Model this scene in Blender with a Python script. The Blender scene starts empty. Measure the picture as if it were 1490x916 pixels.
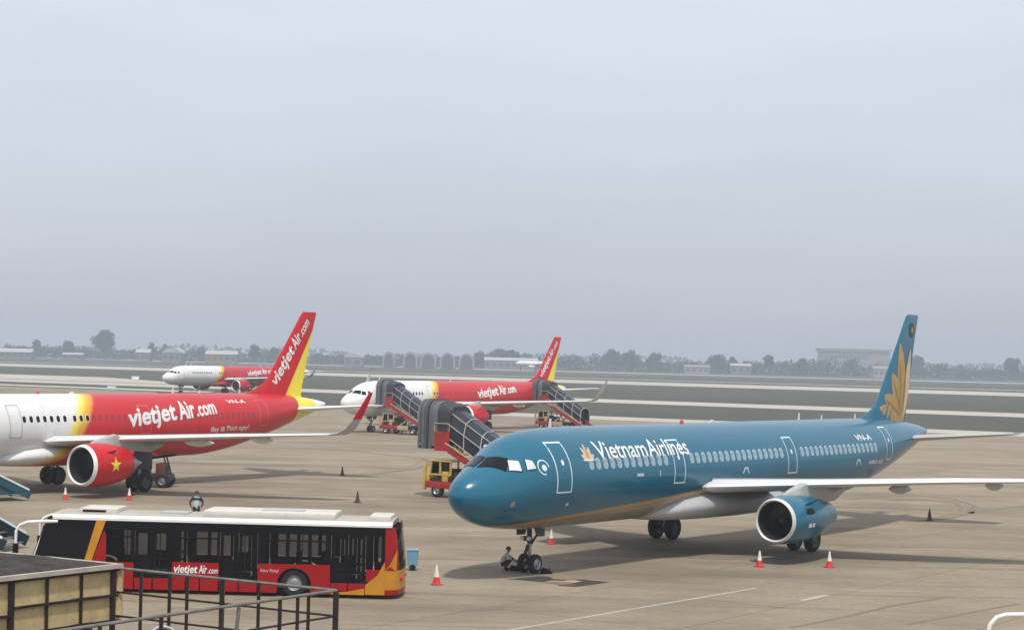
import bpy, bmesh, math, random
from mathutils import Vector, Matrix, Euler
R = math.radians
scn = bpy.context.scene
col = scn.collection
# ------------------------------------------------------------------ camera
cd = bpy.data.cameras.new('camera'); cam = bpy.data.objects.new('camera', cd); col.objects.link(cam); scn.camera = cam
PITCH, ROLL, CAMH = 0.0243016, 0.0232072, 8.648
cd.sensor_width = 36; cd.lens = 64.74; cd.clip_start = 0.5; cd.clip_end = 40000
fwd = Vector((0, math.cos(PITCH), math.sin(PITCH))); up0 = Vector((0, -math.sin(PITCH), math.cos(PITCH))); rt0 = Vector((1, 0, 0))
rt = rt0 * math.cos(ROLL) + up0 * math.sin(ROLL); up = up0 * math.cos(ROLL) - rt0 * math.sin(ROLL)
M3 = Matrix((rt, up, -fwd)).transposed()
cam.matrix_world = Matrix.Translation((0, 0, CAMH)) @ M3.to_4x4()
# ------------------------------------------------------------------ light
SUN_EL, SUN_AZ = R(64), R(174)          # azimuth clockwise from +Y: high sun behind the viewer
sv = Vector((math.sin(SUN_AZ) * math.cos(SUN_EL), math.cos(SUN_AZ) * math.cos(SUN_EL), math.sin(SUN_EL)))
world = bpy.data.worlds.new('World'); scn.world = world; world.use_nodes = True
nt = world.node_tree; nt.nodes.clear()
sky = nt.nodes.new('ShaderNodeTexSky'); sky.sky_type = 'NISHITA'; sky.sun_disc = False
sky.sun_elevation = SUN_EL; sky.sun_rotation = SUN_AZ; sky.air_density = 1.0; sky.dust_density = 2.0; sky.ozone_density = 1.5
mix = nt.nodes.new('ShaderNodeMix'); mix.data_type = 'RGBA'; mix.inputs[0].default_value = 0.72
mix.inputs[7].default_value = (8.6, 9.4, 10.9, 1)      # even high overcast haze veil over the blue
tcw = nt.nodes.new('ShaderNodeTexCoord'); spw = nt.nodes.new('ShaderNodeSeparateXYZ'); nt.links.new(tcw.outputs['Generated'], spw.inputs[0])
hr_ = nt.nodes.new('ShaderNodeMapRange'); hr_.interpolation_type = 'SMOOTHSTEP'; hr_.inputs[1].default_value = -.08; hr_.inputs[2].default_value = .24; nt.links.new(spw.outputs[2], hr_.inputs[0])
veil = nt.nodes.new('ShaderNodeMix'); veil.data_type = 'RGBA'; veil.inputs[6].default_value = (5.1, 5.4, 6.5, 1); veil.inputs[7].default_value = (9.0, 9.5, 10.2, 1); nt.links.new(hr_.outputs[0], veil.inputs[0]); cl = nt.nodes.new('ShaderNodeTexNoise'); cl.inputs['Scale'].default_value = 2.6; cl.inputs['Detail'].default_value = 7; cl.inputs['Roughness'].default_value = .6
cm = nt.nodes.new('ShaderNodeMapping'); cm.inputs['Scale'].default_value = (1, 1, 3.5); nt.links.new(tcw.outputs['Generated'], cm.inputs[0]); nt.links.new(cm.outputs[0], cl.inputs['Vector'])
cr_ = nt.nodes.new('ShaderNodeMapRange'); cr_.inputs[1].default_value = .3; cr_.inputs[2].default_value = .7; cr_.inputs[3].default_value = .94; cr_.inputs[4].default_value = 1.06; nt.links.new(cl.outputs[0], cr_.inputs[0])
cs = nt.nodes.new('ShaderNodeVectorMath'); cs.operation = 'SCALE'; nt.links.new(veil.outputs[2], cs.inputs[0]); nt.links.new(cr_.outputs[0], cs.inputs['Scale']); nt.links.new(cs.outputs[0], mix.inputs[7])
bg = nt.nodes.new('ShaderNodeBackground'); bg.inputs['Strength'].default_value = 0.10
wo = nt.nodes.new('ShaderNodeOutputWorld')
nt.links.new(sky.outputs[0], mix.inputs[6]); nt.links.new(mix.outputs[2], bg.inputs['Color']); nt.links.new(bg.outputs[0], wo.inputs['Surface'])
sl = bpy.data.lights.new('sun', 'SUN'); sl.energy = 3.0; sl.angle = R(3.5); sl.color = (1.0, 0.95, 0.87)
so = bpy.data.objects.new('sun', sl); col.objects.link(so); so.rotation_euler = sv.to_track_quat('Z', 'Y').to_euler(); so.location = (0, 0, 60)
scn.view_settings.view_transform = 'Standard'; scn.view_settings.look = 'None'; scn.view_settings.gamma = 1; scn.view_settings.exposure = 0.0
scn.cycles.max_bounces = 8; scn.cycles.volume_bounces = 1; scn.cycles.transparent_max_bounces = 24

# ------------------------------------------------------------------ helpers
class MB:
    def __init__(s): s.v = []; s.f = []; s.m = []
    def add(s, vs, fs, m=0):
        o = len(s.v); s.v += [tuple(v) for v in vs]; s.f += [tuple(i + o for i in f) for f in fs]
        s.m += ([m] * len(fs) if isinstance(m, int) else list(m)); return s
    def box(s, x0, x1, y0, y1, z0, z1, m=0):
        return s.add([(x, y, z) for x in (x0, x1) for y in (y0, y1) for z in (z0, z1)],
                     [(0, 1, 3, 2), (4, 6, 7, 5), (0, 4, 5, 1), (2, 3, 7, 6), (0, 2, 6, 4), (1, 5, 7, 3)], m)
    def bbox(s, x0, x1, y0, y1, z0, z1, b=0.05, m=0, seg=2):
        bm = bmesh.new(); bmesh.ops.create_cube(bm, size=1)
        for v in bm.verts: v.co = ((x0 + x1) / 2 + v.co.x * (x1 - x0), (y0 + y1) / 2 + v.co.y * (y1 - y0), (z0 + z1) / 2 + v.co.z * (z1 - z0))
        bmesh.ops.bevel(bm, geom=bm.edges[:], offset=b, segments=seg, profile=0.6, affect='EDGES')
        bm.verts.index_update(); s.add([v.co[:] for v in bm.verts], [[v.index for v in f.verts] for f in bm.faces], m); bm.free(); return s
    def beam(s, p, q, wd, ht, m=0, upv=(0, 0, 1)):
        p, q = Vector(p), Vector(q); d = (q - p).normalized(); u = Vector(upv)
        if abs(d.dot(u)) > .98: u = Vector((1, 0, 0))
        a = d.cross(u).normalized() * wd / 2; b = a.cross(d).normalized() * ht / 2
        return s.add([c + e * a + f * b for c in (p, q) for e in (-1, 1) for f in (-1, 1)],
                     [(0, 1, 3, 2), (4, 6, 7, 5), (0, 4, 5, 1), (2, 3, 7, 6), (0, 2, 6, 4), (1, 5, 7, 3)], m)
    def tube(s, pts, r, n=8, m=0):
        pts = [Vector(p) for p in pts]; k = len(pts); rs = r if isinstance(r, (list, tuple)) else [r] * k
        rings = []; prev = None
        for i, p in enumerate(pts):
            d = (pts[min(i + 1, k - 1)] - pts[max(i - 1, 0)]).normalized()
            if prev is None:
                a = d.cross(Vector((0, 0, 1)) if abs(d.z) < .95 else Vector((1, 0, 0))).normalized()
            else: a = (prev - d * prev.dot(d)).normalized()
            prev = a; b = d.cross(a)
            rings.append([p + (a * math.cos(t) + b * math.sin(t)) * rs[i] for t in [2 * math.pi * j / n for j in range(n)]])
        return s.loft(rings, m)
    def loft(s, rings, m=0, caps=(True, True), closed=True):
        n = len(rings[0]); vs = [p for r in rings for p in r]; fs = []
        for i in range(len(rings) - 1):
            for j in range(n if closed else n - 1):
                k = (j + 1) % n; fs.append((i * n + j, i * n + k, (i + 1) * n + k, (i + 1) * n + j))
        if closed and caps[0]: fs.append(tuple(range(n)))
        if closed and caps[1]: fs.append(tuple((len(rings) - 1) * n + j for j in range(n)))
        return s.add(vs, fs, m)
    def lathe(s, prof, c=(0, 0, 0), axis='x', n=32, m=0, caps=(False, False)):
        rings = []
        for t, r in prof:
            ring = []
            for j in range(n):
                a = 2 * math.pi * j / n; u, w = r * math.cos(a), r * math.sin(a)
                ring.append({'x': (c[0] + t, c[1] + u, c[2] + w), 'y': (c[0] + u, c[1] + t, c[2] + w), 'z': (c[0] + u, c[1] + w, c[2] + t)}[axis])
            rings.append(ring)
        return s.loft(rings, m, caps)
    def prism(s, poly, t0, t1, axis='y', m=0):
        f = {'y': lambda a, b, t: (a, t, b), 'z': lambda a, b, t: (a, b, t), 'x': lambda a, b, t: (t, a, b)}[axis]
        return s.loft([[f(a, b, t0) for a, b in poly], [f(a, b, t1) for a, b in poly]], m)
    def mesh(s, name, mats, smooth=None):
        me = bpy.data.meshes.new(name); me.from_pydata(s.v, [], s.f)
        for mt in (mats if isinstance(mats, (list, tuple)) else [mats]): me.materials.append(mt)
        me.polygons.foreach_set('material_index', s.m)
        bm = bmesh.new(); bm.from_mesh(me); bmesh.ops.recalc_face_normals(bm, faces=bm.faces[:]); bm.to_mesh(me); bm.free()
        if smooth:
            me.polygons.foreach_set('use_smooth', [True] * len(me.polygons)); me.set_sharp_from_angle(angle=R(smooth))
        me.update(); return me
    def build(s, name, mats, parent=None, smooth=None, loc=None):
        return link(name, s.mesh(name, mats, smooth), parent, loc)
def link(name, me, parent=None, loc=None):
    o = bpy.data.objects.new(name, me); col.objects.link(o)
    if parent: o.parent = parent
    if loc is not None: o.location = loc
    return o
def tag(o, label, cat, group=None):
    o['label'] = label; o['category'] = cat
    if group: o['group'] = group
    return o
def thing(name, label, cat, loc=(0, 0, 0), rz=0, group=None):
    o = bpy.data.objects.new(name, None); o.empty_display_size = .3; col.objects.link(o)
    o.location = loc; o.rotation_euler = (0, 0, rz); return tag(o, label, cat, group)
def children_of(o): return [c for c in bpy.data.objects if c.parent is o]
def dup(o, parent=None):
    kids = children_of(o); c = o.copy(); col.objects.link(c); c.parent = parent
    for k in kids: dup(k, c)
    return c
def struct(o, kind='structure'): o['kind'] = kind; return o

# ------------------------------------------------------------------ materials
def rgb(r, g, b): return (r, g, b, 1)
def mat(name, c, rough=.5, metal=0, var=.12, scale=3.0, coat=0, bump=0, spec=.5, stretch=(1, 1, 1)):
    m = bpy.data.materials.new(name); m.use_nodes = True; n = m.node_tree; L = n.links
    b = n.nodes['Principled BSDF']; tc = n.nodes.new('ShaderNodeTexCoord'); mp = n.nodes.new('ShaderNodeMapping'); mp.inputs['Scale'].default_value = stretch
    no = n.nodes.new('ShaderNodeTexNoise'); no.inputs['Scale'].default_value = scale; no.inputs['Detail'].default_value = 6; no.inputs['Roughness'].default_value = .65
    L.new(tc.outputs['Object'], mp.inputs[0]); L.new(mp.outputs[0], no.inputs['Vector'])
    rp = n.nodes.new('ShaderNodeMapRange'); rp.inputs[1].default_value = .3; rp.inputs[2].default_value = .7; rp.inputs[3].default_value = 1 - var; rp.inputs[4].default_value = 1 + var
    L.new(no.outputs[0], rp.inputs[0])
    mu = n.nodes.new('ShaderNodeVectorMath'); mu.operation = 'SCALE'; mu.inputs[0].default_value = c[:3]; L.new(rp.outputs[0], mu.inputs['Scale'])
    L.new(mu.outputs[0], b.inputs['Base Color'])
    b.inputs['Roughness'].default_value = rough; b.inputs['Metallic'].default_value = metal; b.inputs['Coat Weight'].default_value = coat; b.inputs['Coat Roughness'].default_value = .12
    b.inputs['Specular IOR Level'].default_value = spec
    if bump:
        bp = n.nodes.new('ShaderNodeBump'); bp.inputs['Strength'].default_value = bump; bp.inputs['Distance'].default_value = .02; L.new(no.outputs[0], bp.inputs['Height']); L.new(bp.outputs[0], b.inputs['Normal'])
    return m
WHITE = rgb(.78, .78, .76)
M = {}
M['white'] = mat('white_paint', WHITE, .32, coat=.3, var=.04)
M['grey'] = mat('grey_paint', rgb(.42, .43, .43), .4, var=.06)
M['wing'] = mat('wing_grey_paint', rgb(.42, .42, .41), .38, var=.06, stretch=(1, .2, 1))
M['wingdark'] = mat('wing_underside_grey', rgb(.36, .36, .35), .45, var=.08)
M['alu'] = mat('polished_aluminium', rgb(.66, .66, .66), .32, .15, var=.04)
M['steel'] = mat('steel', rgb(.35, .36, .37), .35, .7)
M['roofcream'] = mat('dusty_roof', rgb(.40, .365, .32), .7, var=.2, scale=1.2, stretch=(.3, 1, 1))
M['unitcream'] = mat('cream_roof_unit', rgb(.60, .56, .51), .6, var=.12, scale=1.5)
M['rubber'] = mat('tyre_rubber', rgb(.018, .018, .019), .8, spec=.3)
M['dark'] = mat('dark_metal', rgb(.035, .036, .04), .5, .3)
M['black'] = mat('black_paint', rgb(.004, .004, .006), .35, var=.2, spec=.16)
M['duct'] = mat('dark_intake', rgb(.022, .023, .027), .5, .2)
M['fanblade'] = mat('fan_blade_metal', rgb(.02, .021, .025), .4, .5)
M['spinner'] = mat('dark_spinner', rgb(.03, .03, .034), .4)
M['teal'] = mat('teal_paint', rgb(.002, .122, .205), .22, coat=.25, spec=.45, var=.05)
M['red'] = mat('red_paint', rgb(.56, .010, .018), .3, coat=.0, spec=.35, var=.06)
M['truckred'] = mat('faded_red_truck_paint', rgb(.36, .03, .028), .5, var=.2, spec=.3)
M['busred'] = mat('bus_red_paint', rgb(.31, .004, .006), .35, coat=.0, spec=.3, var=.08)
M['yellow'] = mat('yellow_paint', rgb(.58, .40, .08), .35, var=.06)
M['finyellow'] = mat('bright_yellow_paint', rgb(.85, .70, .06), .35, var=.05)
M['orange'] = mat('orange_yellow_paint', rgb(.52, .225, .012), .35, var=.12, scale=2)
M['gold'] = mat('gold_paint', rgb(.44, .275, .085), .38, .1, var=.15, scale=2.5)
M['golddark'] = mat('dark_gold_paint', rgb(.30, .17, .04), .4, .1, var=.15)
M['palegold'] = mat('pale_gold_paint', rgb(.62, .46, .30), .4, var=.1)
M['glass'] = mat('dark_glass', rgb(.005, .006, .009), .06, var=.1, spec=.22)
M['winglass'] = mat('cabin_window_pane', rgb(.26, .36, .42), .12, var=.15)
M['winrim'] = mat('cabin_window_rim', rgb(.42, .55, .62), .35, var=.05)
M['tealline'] = mat('pale_outline_paint', rgb(.60, .74, .80), .4, var=.04)
M['redline'] = mat('pale_red_outline', rgb(.70, .22, .22), .4, var=.04)
M['redglass'] = mat('red_filmed_window', rgb(.30, .03, .04), .2, var=.2)
M['pinktext'] = mat('pale_pink_text', rgb(.72, .40, .40), .4)
M['greyline'] = mat('grey_outline_paint', rgb(.25, .26, .27), .4)
M['skin'] = mat('skin', rgb(.36, .20, .13), .5)
M['hair'] = mat('black_hair', rgb(.012, .011, .01), .6)
M['shirt'] = mat('pale_shirt', rgb(.42, .50, .50), .8)
M['darkcloth'] = mat('dark_cloth', rgb(.018, .019, .024), .85)
M['conered'] = mat('cone_red', rgb(.60, .035, .03), .5, var=.15)
M['conedark'] = mat('weathered_dark_cone', rgb(.075, .035, .025), .7, var=.3)
M['conewhite'] = mat('cone_white_band', rgb(.75, .73, .70), .5, var=.1)
M['canopy'] = mat('stair_canopy_dark', rgb(.022, .026, .034), .22, var=.3, scale=2)
M['bellows'] = mat('grey_bellows', rgb(.115, .125, .14), .6, var=.15)
M['bellowsdark'] = mat('dark_bellows', rgb(.035, .038, .046), .6, var=.15)
M['tan'] = mat('tan_paint', rgb(.48, .38, .22), .5, var=.12)
M['bluestair'] = mat('blue_stair_paint', rgb(.012, .075, .125), .4, var=.15)
M['navy'] = mat('dark_blue_paint', rgb(.008, .022, .038), .35, var=.15)
M['panel'] = mat('beige_board', rgb(.56, .42, .21), .8, var=.2, scale=5, bump=.25)
M['rail'] = mat('weathered_dark_rail', rgb(.030, .022, .020), .5, .3, var=.3, scale=8)
M['railtop'] = mat('worn_grey_rail', rgb(.20, .185, .165), .5, .3, var=.3, scale=8)
M['roofdirt'] = mat('dirty_dark_roof', rgb(.036, .028, .024), .95, var=.75, scale=7, bump=.5)
M['trim'] = mat('weathered_trim', rgb(.46, .40, .33), .7, var=.2)
M['lens'] = mat('lamp_lens_and_reflection', rgb(.62, .66, .68), .1, var=.05)  # lamp lenses; also the white reflection painted onto the teal jet's cockpit side panes
M['bluebin'] = mat('light_blue_plastic', rgb(.16, .36, .48), .5, var=.1)

# ------------------------------------------------------------------ text
def text2d(s, size=1.0, shear=0.0, offset=0.0, spacing=1.0):
    c = bpy.data.curves.new('lettering', 'FONT'); c.body = s; c.size = size; c.shear = shear; c.offset = offset; c.space_character = spacing; c.resolution_u = 3
    o = bpy.data.objects.new('lettering', c); col.objects.link(o)
    dg = bpy.context.evaluated_depsgraph_get(); dg.update()
    me = bpy.data.meshes.new_from_object(o.evaluated_get(dg)); bpy.data.objects.remove(o); bpy.data.curves.remove(c)
    return me
def text_on(name, s, fn, mt, parent, width, height, shear=0., offset=.0, rot=0., cut=.12, spacing=1.):
    """fn(s,t) maps text plane metres to a 3D point; width/height are the size of the whole word"""
    me = text2d(s, 1.0, shear, offset, spacing); bm = bmesh.new(); bm.from_mesh(me); bpy.data.meshes.remove(me)
    xs = [v.co.x for v in bm.verts]; x0, x1 = min(xs), max(xs); k = width / (x1 - x0)
    for v in bm.verts: v.co = Vector(((v.co.x - x0) * k, v.co.y * height / .72, 0))
    c, sn = math.cos(rot), math.sin(rot)
    for v in bm.verts: v.co = Vector((v.co.x * c - v.co.y * sn, v.co.x * sn + v.co.y * c, 0))
    if cut:
        ys = [v.co.y for v in bm.verts]; y = min(ys) + cut
        while y < max(ys):
            bmesh.ops.bisect_plane(bm, geom=bm.verts[:] + bm.edges[:] + bm.faces[:], plane_co=(0, y, 0), plane_no=(0, 1, 0)); y += cut
    for v in bm.verts: v.co = Vector(fn(v.co.x, v.co.y))
    me = bpy.data.meshes.new(name); bm.to_mesh(me); bm.free(); me.materials.append(mt)
    return link(name, me, parent)

# ------------------------------------------------------------------ ground, apron, strips
def noise_mix(n, vec, scale, lo, hi, detail=5, rough=.6):
    no = n.nodes.new('ShaderNodeTexNoise'); no.inputs['Scale'].default_value = scale; no.inputs['Detail'].default_value = detail; no.inputs['Roughness'].default_value = rough
    n.links.new(vec, no.inputs['Vector'])
    r = n.nodes.new('ShaderNodeMapRange'); r.inputs[1].default_value = lo; r.inputs[2].default_value = hi; n.links.new(no.outputs[0], r.inputs[0]); return r.outputs[0]
def mixc(n, fac, a, b):
    m = n.nodes.new('ShaderNodeMix'); m.data_type = 'RGBA'
    if isinstance(fac, float): m.inputs[0].default_value = fac
    else: n.links.new(fac, m.inputs[0])
    for i, x in ((6, a), (7, b)):
        if isinstance(x, tuple): m.inputs[i].default_value = x
        else: n.links.new(x, m.inputs[i])
    return m.outputs[2]
def ground_mat(name, c1, c2, c3, stain, joints=True, sc=1.0, tyre=True):
    m = bpy.data.materials.new(name); m.use_nodes = True; n = m.node_tree; b = n.nodes['Principled BSDF']; L = n.links
    tc = n.nodes.new('ShaderNodeTexCoord'); o = tc.outputs['Object']
    def vec(rot, s):
        mp = n.nodes.new('ShaderNodeMapping'); mp.inputs['Rotation'].default_value = (0, 0, rot); mp.inputs['Scale'].default_value = s; L.new(o, mp.inputs[0]); return mp.outputs[0]
    big = noise_mix(n, o, .035 * sc, .35, .65); med = noise_mix(n, o, .22 * sc, .35, .68)
    c = mixc(n, big, c1, c2); 
    f = n.nodes.new('ShaderNodeMath'); f.operation = 'MULTIPLY'; f.inputs[1].default_value = .75; L.new(med, f.inputs[0]); c = mixc(n, f.outputs[0], c, c3)
    fine = noise_mix(n, o, 3.5 * sc, .3, .7); f2 = n.nodes.new('ShaderNodeMath'); f2.operation = 'MULTIPLY'; f2.inputs[1].default_value = .30; L.new(fine, f2.inputs[0]); c = mixc(n, f2.outputs[0], c, stain)
    if tyre:
        for rot, w, th in ((R(-32), (.02, .55, 1), .60), (R(24), (.025, .7, 1), .62), (R(4), (.012, .45, 1), .585)):
            s = noise_mix(n, vec(rot, w), 1.0, th, th + .12, 4, .7); f3 = n.nodes.new('ShaderNodeMath'); f3.operation = 'MULTIPLY'; f3.inputs[1].default_value = .55; L.new(s, f3.inputs[0]); c = mixc(n, f3.outputs[0], c, stain)
        sp = noise_mix(n, o, .55, .68, .74, 3, .5); f4 = n.nodes.new('ShaderNodeMath'); f4.operation = 'MULTIPLY'; f4.inputs[1].default_value = .5; L.new(sp, f4.inputs[0]); c = mixc(n, f4.outputs[0], c, stain)
    if tyre:
        for rot, w, th, am in ((R(8), (.055, .16, 1), .5, .52), (R(-20), (.03, .09, 1), .52, .46)):
            s2 = noise_mix(n, vec(rot, w), 1.0, th, th + .16, 7, .66); f5 = n.nodes.new('ShaderNodeMath'); f5.operation = 'MULTIPLY'; f5.inputs[1].default_value = am; L.new(s2, f5.inputs[0]); c = mixc(n, f5.outputs[0], c, rgb(.135, .108, .082))
        s3 = noise_mix(n, vec(R(-5), (.05, .2, 1)), 1.7, .56, .72, 5, .6); f6 = n.nodes.new('ShaderNodeMath'); f6.operation = 'MULTIPLY'; f6.inputs[1].default_value = .55; L.new(s3, f6.inputs[0]); c = mixc(n, f6.outputs[0], c, rgb(.40, .345, .265))
    if joints:
        br = n.nodes.new('ShaderNodeTexBrick'); br.inputs['Scale'].default_value = 1; br.offset = 0; br.inputs['Brick Width'].default_value = 7.5; br.inputs['Row Height'].default_value = 7.5
        br.inputs['Mortar Size'].default_value = .05; br.inputs['Mortar Smooth'].default_value = .3; br.inputs['Color1'].default_value = rgb(1, 1, 1); br.inputs['Color2'].default_value = rgb(.9, .9, .9); br.inputs['Mortar'].default_value = rgb(.62, .6, .58)
        L.new(vec(R(35), (1, 1, 1)), br.inputs['Vector']); mm = n.nodes.new('ShaderNodeMix'); mm.data_type = 'RGBA'; mm.blend_type = 'MULTIPLY'; mm.inputs[0].default_value = .8; L.new(c, mm.inputs[6]); L.new(br.outputs[0], mm.inputs[7]); c = mm.outputs[2]
    L.new(c, b.inputs['Base Color']); b.inputs['Roughness'].default_value = .85; b.inputs['Specular IOR Level'].default_value = .25
    return m
G_APRON = ground_mat('apron_concrete', rgb(.318, .255, .178), rgb(.232, .188, .136), rgb(.38, .315, .228), rgb(.085, .07, .055))
G_TAXI = ground_mat('taxiway_concrete', rgb(.50, .46, .39), rgb(.42, .385, .325), rgb(.54, .50, .43), rgb(.2, .18, .16), joints=False, sc=.3, tyre=False)
G_GRASS = ground_mat('grass_field', rgb(.056, .062, .040), rgb(.074, .074, .050), rgb(.044, .053, .033), rgb(.09, .08, .057), joints=False, sc=.12, tyre=False)
M['roadwhite'] = ground_mat('white_road_paint', rgb(.46, .42, .36), rgb(.36, .32, .27), rgb(.50, .46, .40), rgb(.2, .17, .14), joints=False, sc=5, tyre=False)
M['roadyellow'] = ground_mat('yellow_road_paint', rgb(.27, .195, .10), rgb(.22, .17, .115), rgb(.31, .225, .11), rgb(.19, .155, .11), joints=False, sc=4, tyre=False)
M['roadblack'] = ground_mat('black_road_paint', rgb(.035, .03, .027), rgb(.055, .045, .038), rgb(.03, .025, .022), rgb(.13, .10, .08), joints=False, sc=6, tyre=False)
M['roaddark'] = ground_mat('dark_tyre_track', rgb(.17, .145, .115), rgb(.22, .185, .14), rgb(.15, .125, .1), rgb(.2, .17, .13), joints=False, sc=4, tyre=False)
M['roadred'] = ground_mat('red_road_paint', rgb(.22, .05, .035), rgb(.13, .05, .04), rgb(.2, .06, .04), rgb(.08, .05, .04), joints=False, sc=6, tyre=False)
def sheet(name, poly, z, m, label=None):
    me = bpy.data.meshes.new(name); me.from_pydata([(x, y, z) for x, y in poly], [], [tuple(range(len(poly)))]); me.materials.append(m)
    return struct(link(name, me))
sheet('ground', [(-5200, -300), (5200, -300), (5200, 9000), (-5200, 9000)], -.05, G_GRASS)
def ob(c, x): return c - .56 * x
AX = -62
sheet('apron', [(-900, -200), (600, -200), (600, ob(302, 600)), (AX, ob(302, AX)), (AX - 14, ob(352, AX - 14)), (-900, ob(352, -900))], 0, G_APRON)
def strip(name, c0, c1, xa, xb, z): return sheet(name, [(xa, ob(c0, xa)), (xb, ob(c0, xb)), (xb, ob(c1, xb)), (xa, ob(c1, xa))], z, G_TAXI)
strip('apron_edge', 285, 302, -60, 600, .004)
strip('service_road', 362, 376, -900, -66, -.02)
strip('taxiway', 405, 443, -900, 600, -.02)
sheet('taxiway', [(-900, ob(438, -900)), (-70, ob(438, -70)), (-130, ob(520, -130)), (-900, ob(520, -900))], -.02, G_TAXI)
strip('taxiway', 745, 870, -1500, 700, -.01)
strip('runway', 960, 985, -1800, 900, -.01)
strip('runway', 1500, 1600, -2500, 1600, 0.0)

def ribbon(name, pts, wd, z, m, parent=None):
    mb = MB(); pts = [Vector((x, y, 0)) for x, y in pts]; L_, R_ = [], []
    for i, p in enumerate(pts):
        d = (pts[min(i + 1, len(pts) - 1)] - pts[max(i - 1, 0)]).normalized(); nrm = Vector((-d.y, d.x, 0)) * wd / 2
        L_.append((p.x + nrm.x, p.y + nrm.y, z)); R_.append((p.x - nrm.x, p.y - nrm.y, z))
    for i in range(len(pts) - 1): mb.add([L_[i], L_[i + 1], R_[i + 1], R_[i]], [(0, 1, 2, 3)])
    return mb.build(name, m, parent)
def arc(cx, cy, r, a0, a1, n=24): return [(cx + r * math.cos(R(a0 + (a1 - a0) * i / n)), cy + r * math.sin(R(a0 + (a1 - a0) * i / n))) for i in range(n + 1)]

# ------------------------------------------------------------------ airliner
# local frame: x aft from the nose, y to starboard (port side = -y), z up from the apron
PROF = [(0, 3.30, 3.30, 0), (.1, 3.62, 2.98, .33), (.4, 3.95, 2.66, .66), (.8, 4.19, 2.42, .93), (1.3, 4.43, 2.22, 1.19), (1.9, 4.74, 2.06, 1.44), (2.6, 5.14, 1.95, 1.64),
        (3.2, 5.45, 1.89, 1.77), (4, 5.70, 1.83, 1.88), (5, 5.83, 1.80, 1.94), (6.5, 5.90, 1.78, 1.975), (8, 5.92, 1.78, 1.975), (28, 5.92, 1.78, 1.975), (30.5, 5.92, 1.80, 1.975), (33, 5.92, 2.04, 1.95),
        (35.5, 5.91, 2.52, 1.82), (38, 5.86, 3.12, 1.58), (40.5, 5.74, 3.78, 1.22), (42.5, 5.55, 4.32, .82), (43.8, 5.38, 4.68, .48), (44.51, 5.24, 4.92, .24)]
def pchip(xs, ys):
    h = [xs[i + 1] - xs[i] for i in range(len(xs) - 1)]; d = [(ys[i + 1] - ys[i]) / h[i] for i in range(len(h))]
    m = [d[0]] + [0 if d[i - 1] * d[i] <= 0 else (3 * (h[i - 1] + h[i])) / ((2 * h[i] + h[i - 1]) / d[i - 1] + (h[i] + 2 * h[i - 1]) / d[i]) for i in range(1, len(h))] + [d[-1]]
    def f(x):
        x = min(max(x, xs[0]), xs[-1]); i = 0
        while i < len(h) - 1 and x > xs[i + 1]: i += 1
        t = (x - xs[i]) / h[i]
        return ys[i] * (1 + 2 * t) * (1 - t) ** 2 + h[i] * m[i] * t * (1 - t) ** 2 + ys[i + 1] * t * t * (3 - 2 * t) + h[i] * m[i + 1] * t * t * (t - 1)
    return f
_x = [p[0] for p in PROF]; fT, fB, fW = (pchip(_x, [p[i] for p in PROF]) for i in (1, 2, 3))
def sec(a): t, b = fT(a), fB(a); return (t + b) / 2, max((t - b) / 2, .001), max(fW(a), .001)
def surf(a, th, off=0.0, side=-1):       # th from the side (0) to the top (90 deg)
    zc, hh, hw = sec(a); return (a, side * (hw + off) * math.cos(th), zc + (hh + off) * math.sin(th))
def sidept(a, z, off=.012, side=-1):
    zc, hh, hw = sec(a); s = max(-.999, min(.999, (z - zc) / hh)); return surf(a, math.asin(s), off, side)
def patch(corners, off, nu=6, nv=6, side=-1, rnd=0.0):   # corners in (a, theta deg): BL, BR, TR, TL
    vs, fs = [], []
    for i in range(nu + 1):
        for j in range(nv + 1):
            u, v = i / nu, j / nv
            a = (1 - u) * (1 - v) * corners[0][0] + u * (1 - v) * corners[1][0] + u * v * corners[2][0] + (1 - u) * v * corners[3][0]
            t = (1 - u) * (1 - v) * corners[0][1] + u * (1 - v) * corners[1][1] + u * v * corners[2][1] + (1 - u) * v * corners[3][1]
            vs.append(surf(a, R(t), off, side))
    for i in range(nu):
        for j in range(nv):
            k = i * (nv + 1) + j; fs.append((k, k + 1, k + nv + 2, k + nv + 1))
    return vs, fs
def rrect(w, h, r, n=4):
    pts = []
    for cx, cy, a0 in ((w / 2 - r, h / 2 - r, 0), (-w / 2 + r, h / 2 - r, 90), (-w / 2 + r, -h / 2 + r, 180), (w / 2 - r, -h / 2 + r, 270)):
        pts += [(cx + r * math.cos(R(a0 + 90 * k / n)), cy + r * math.sin(R(a0 + 90 * k / n))) for k in range(n + 1)]
    return pts
def airfoil(t, n=11, camber=.02):
    up_, lo = [], []
    for i in range(n + 1):
        x = (1 - math.cos(math.pi * i / n)) / 2
        y = 5 * t * (.2969 * math.sqrt(x) - .126 * x - .3516 * x * x + .2843 * x ** 3 - .1036 * x ** 4); c = camber * 4 * x * (1 - x)
        up_.append((x, c + y)); lo.append((x, c - y))
    return up_[::-1] + lo[1:]
def wring(p, le, ch, z, t, cant=0, tw=0, side=-1, camber=.02, x0=0., x1=1., grow=0.):
    r = []; c, s = math.cos(R(cant)), math.sin(R(cant))
    for x, y in airfoil(t, camber=camber):
        x = min(max(x, x0), x1); X = le + x * ch; Y = y * ch + (grow if y > 0 else -grow) - math.tan(R(tw)) * (x * ch - .3 * ch)
        r.append((X - (grow if x < .02 else 0), side * (p - Y * s), z + Y * c))
    return r
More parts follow.
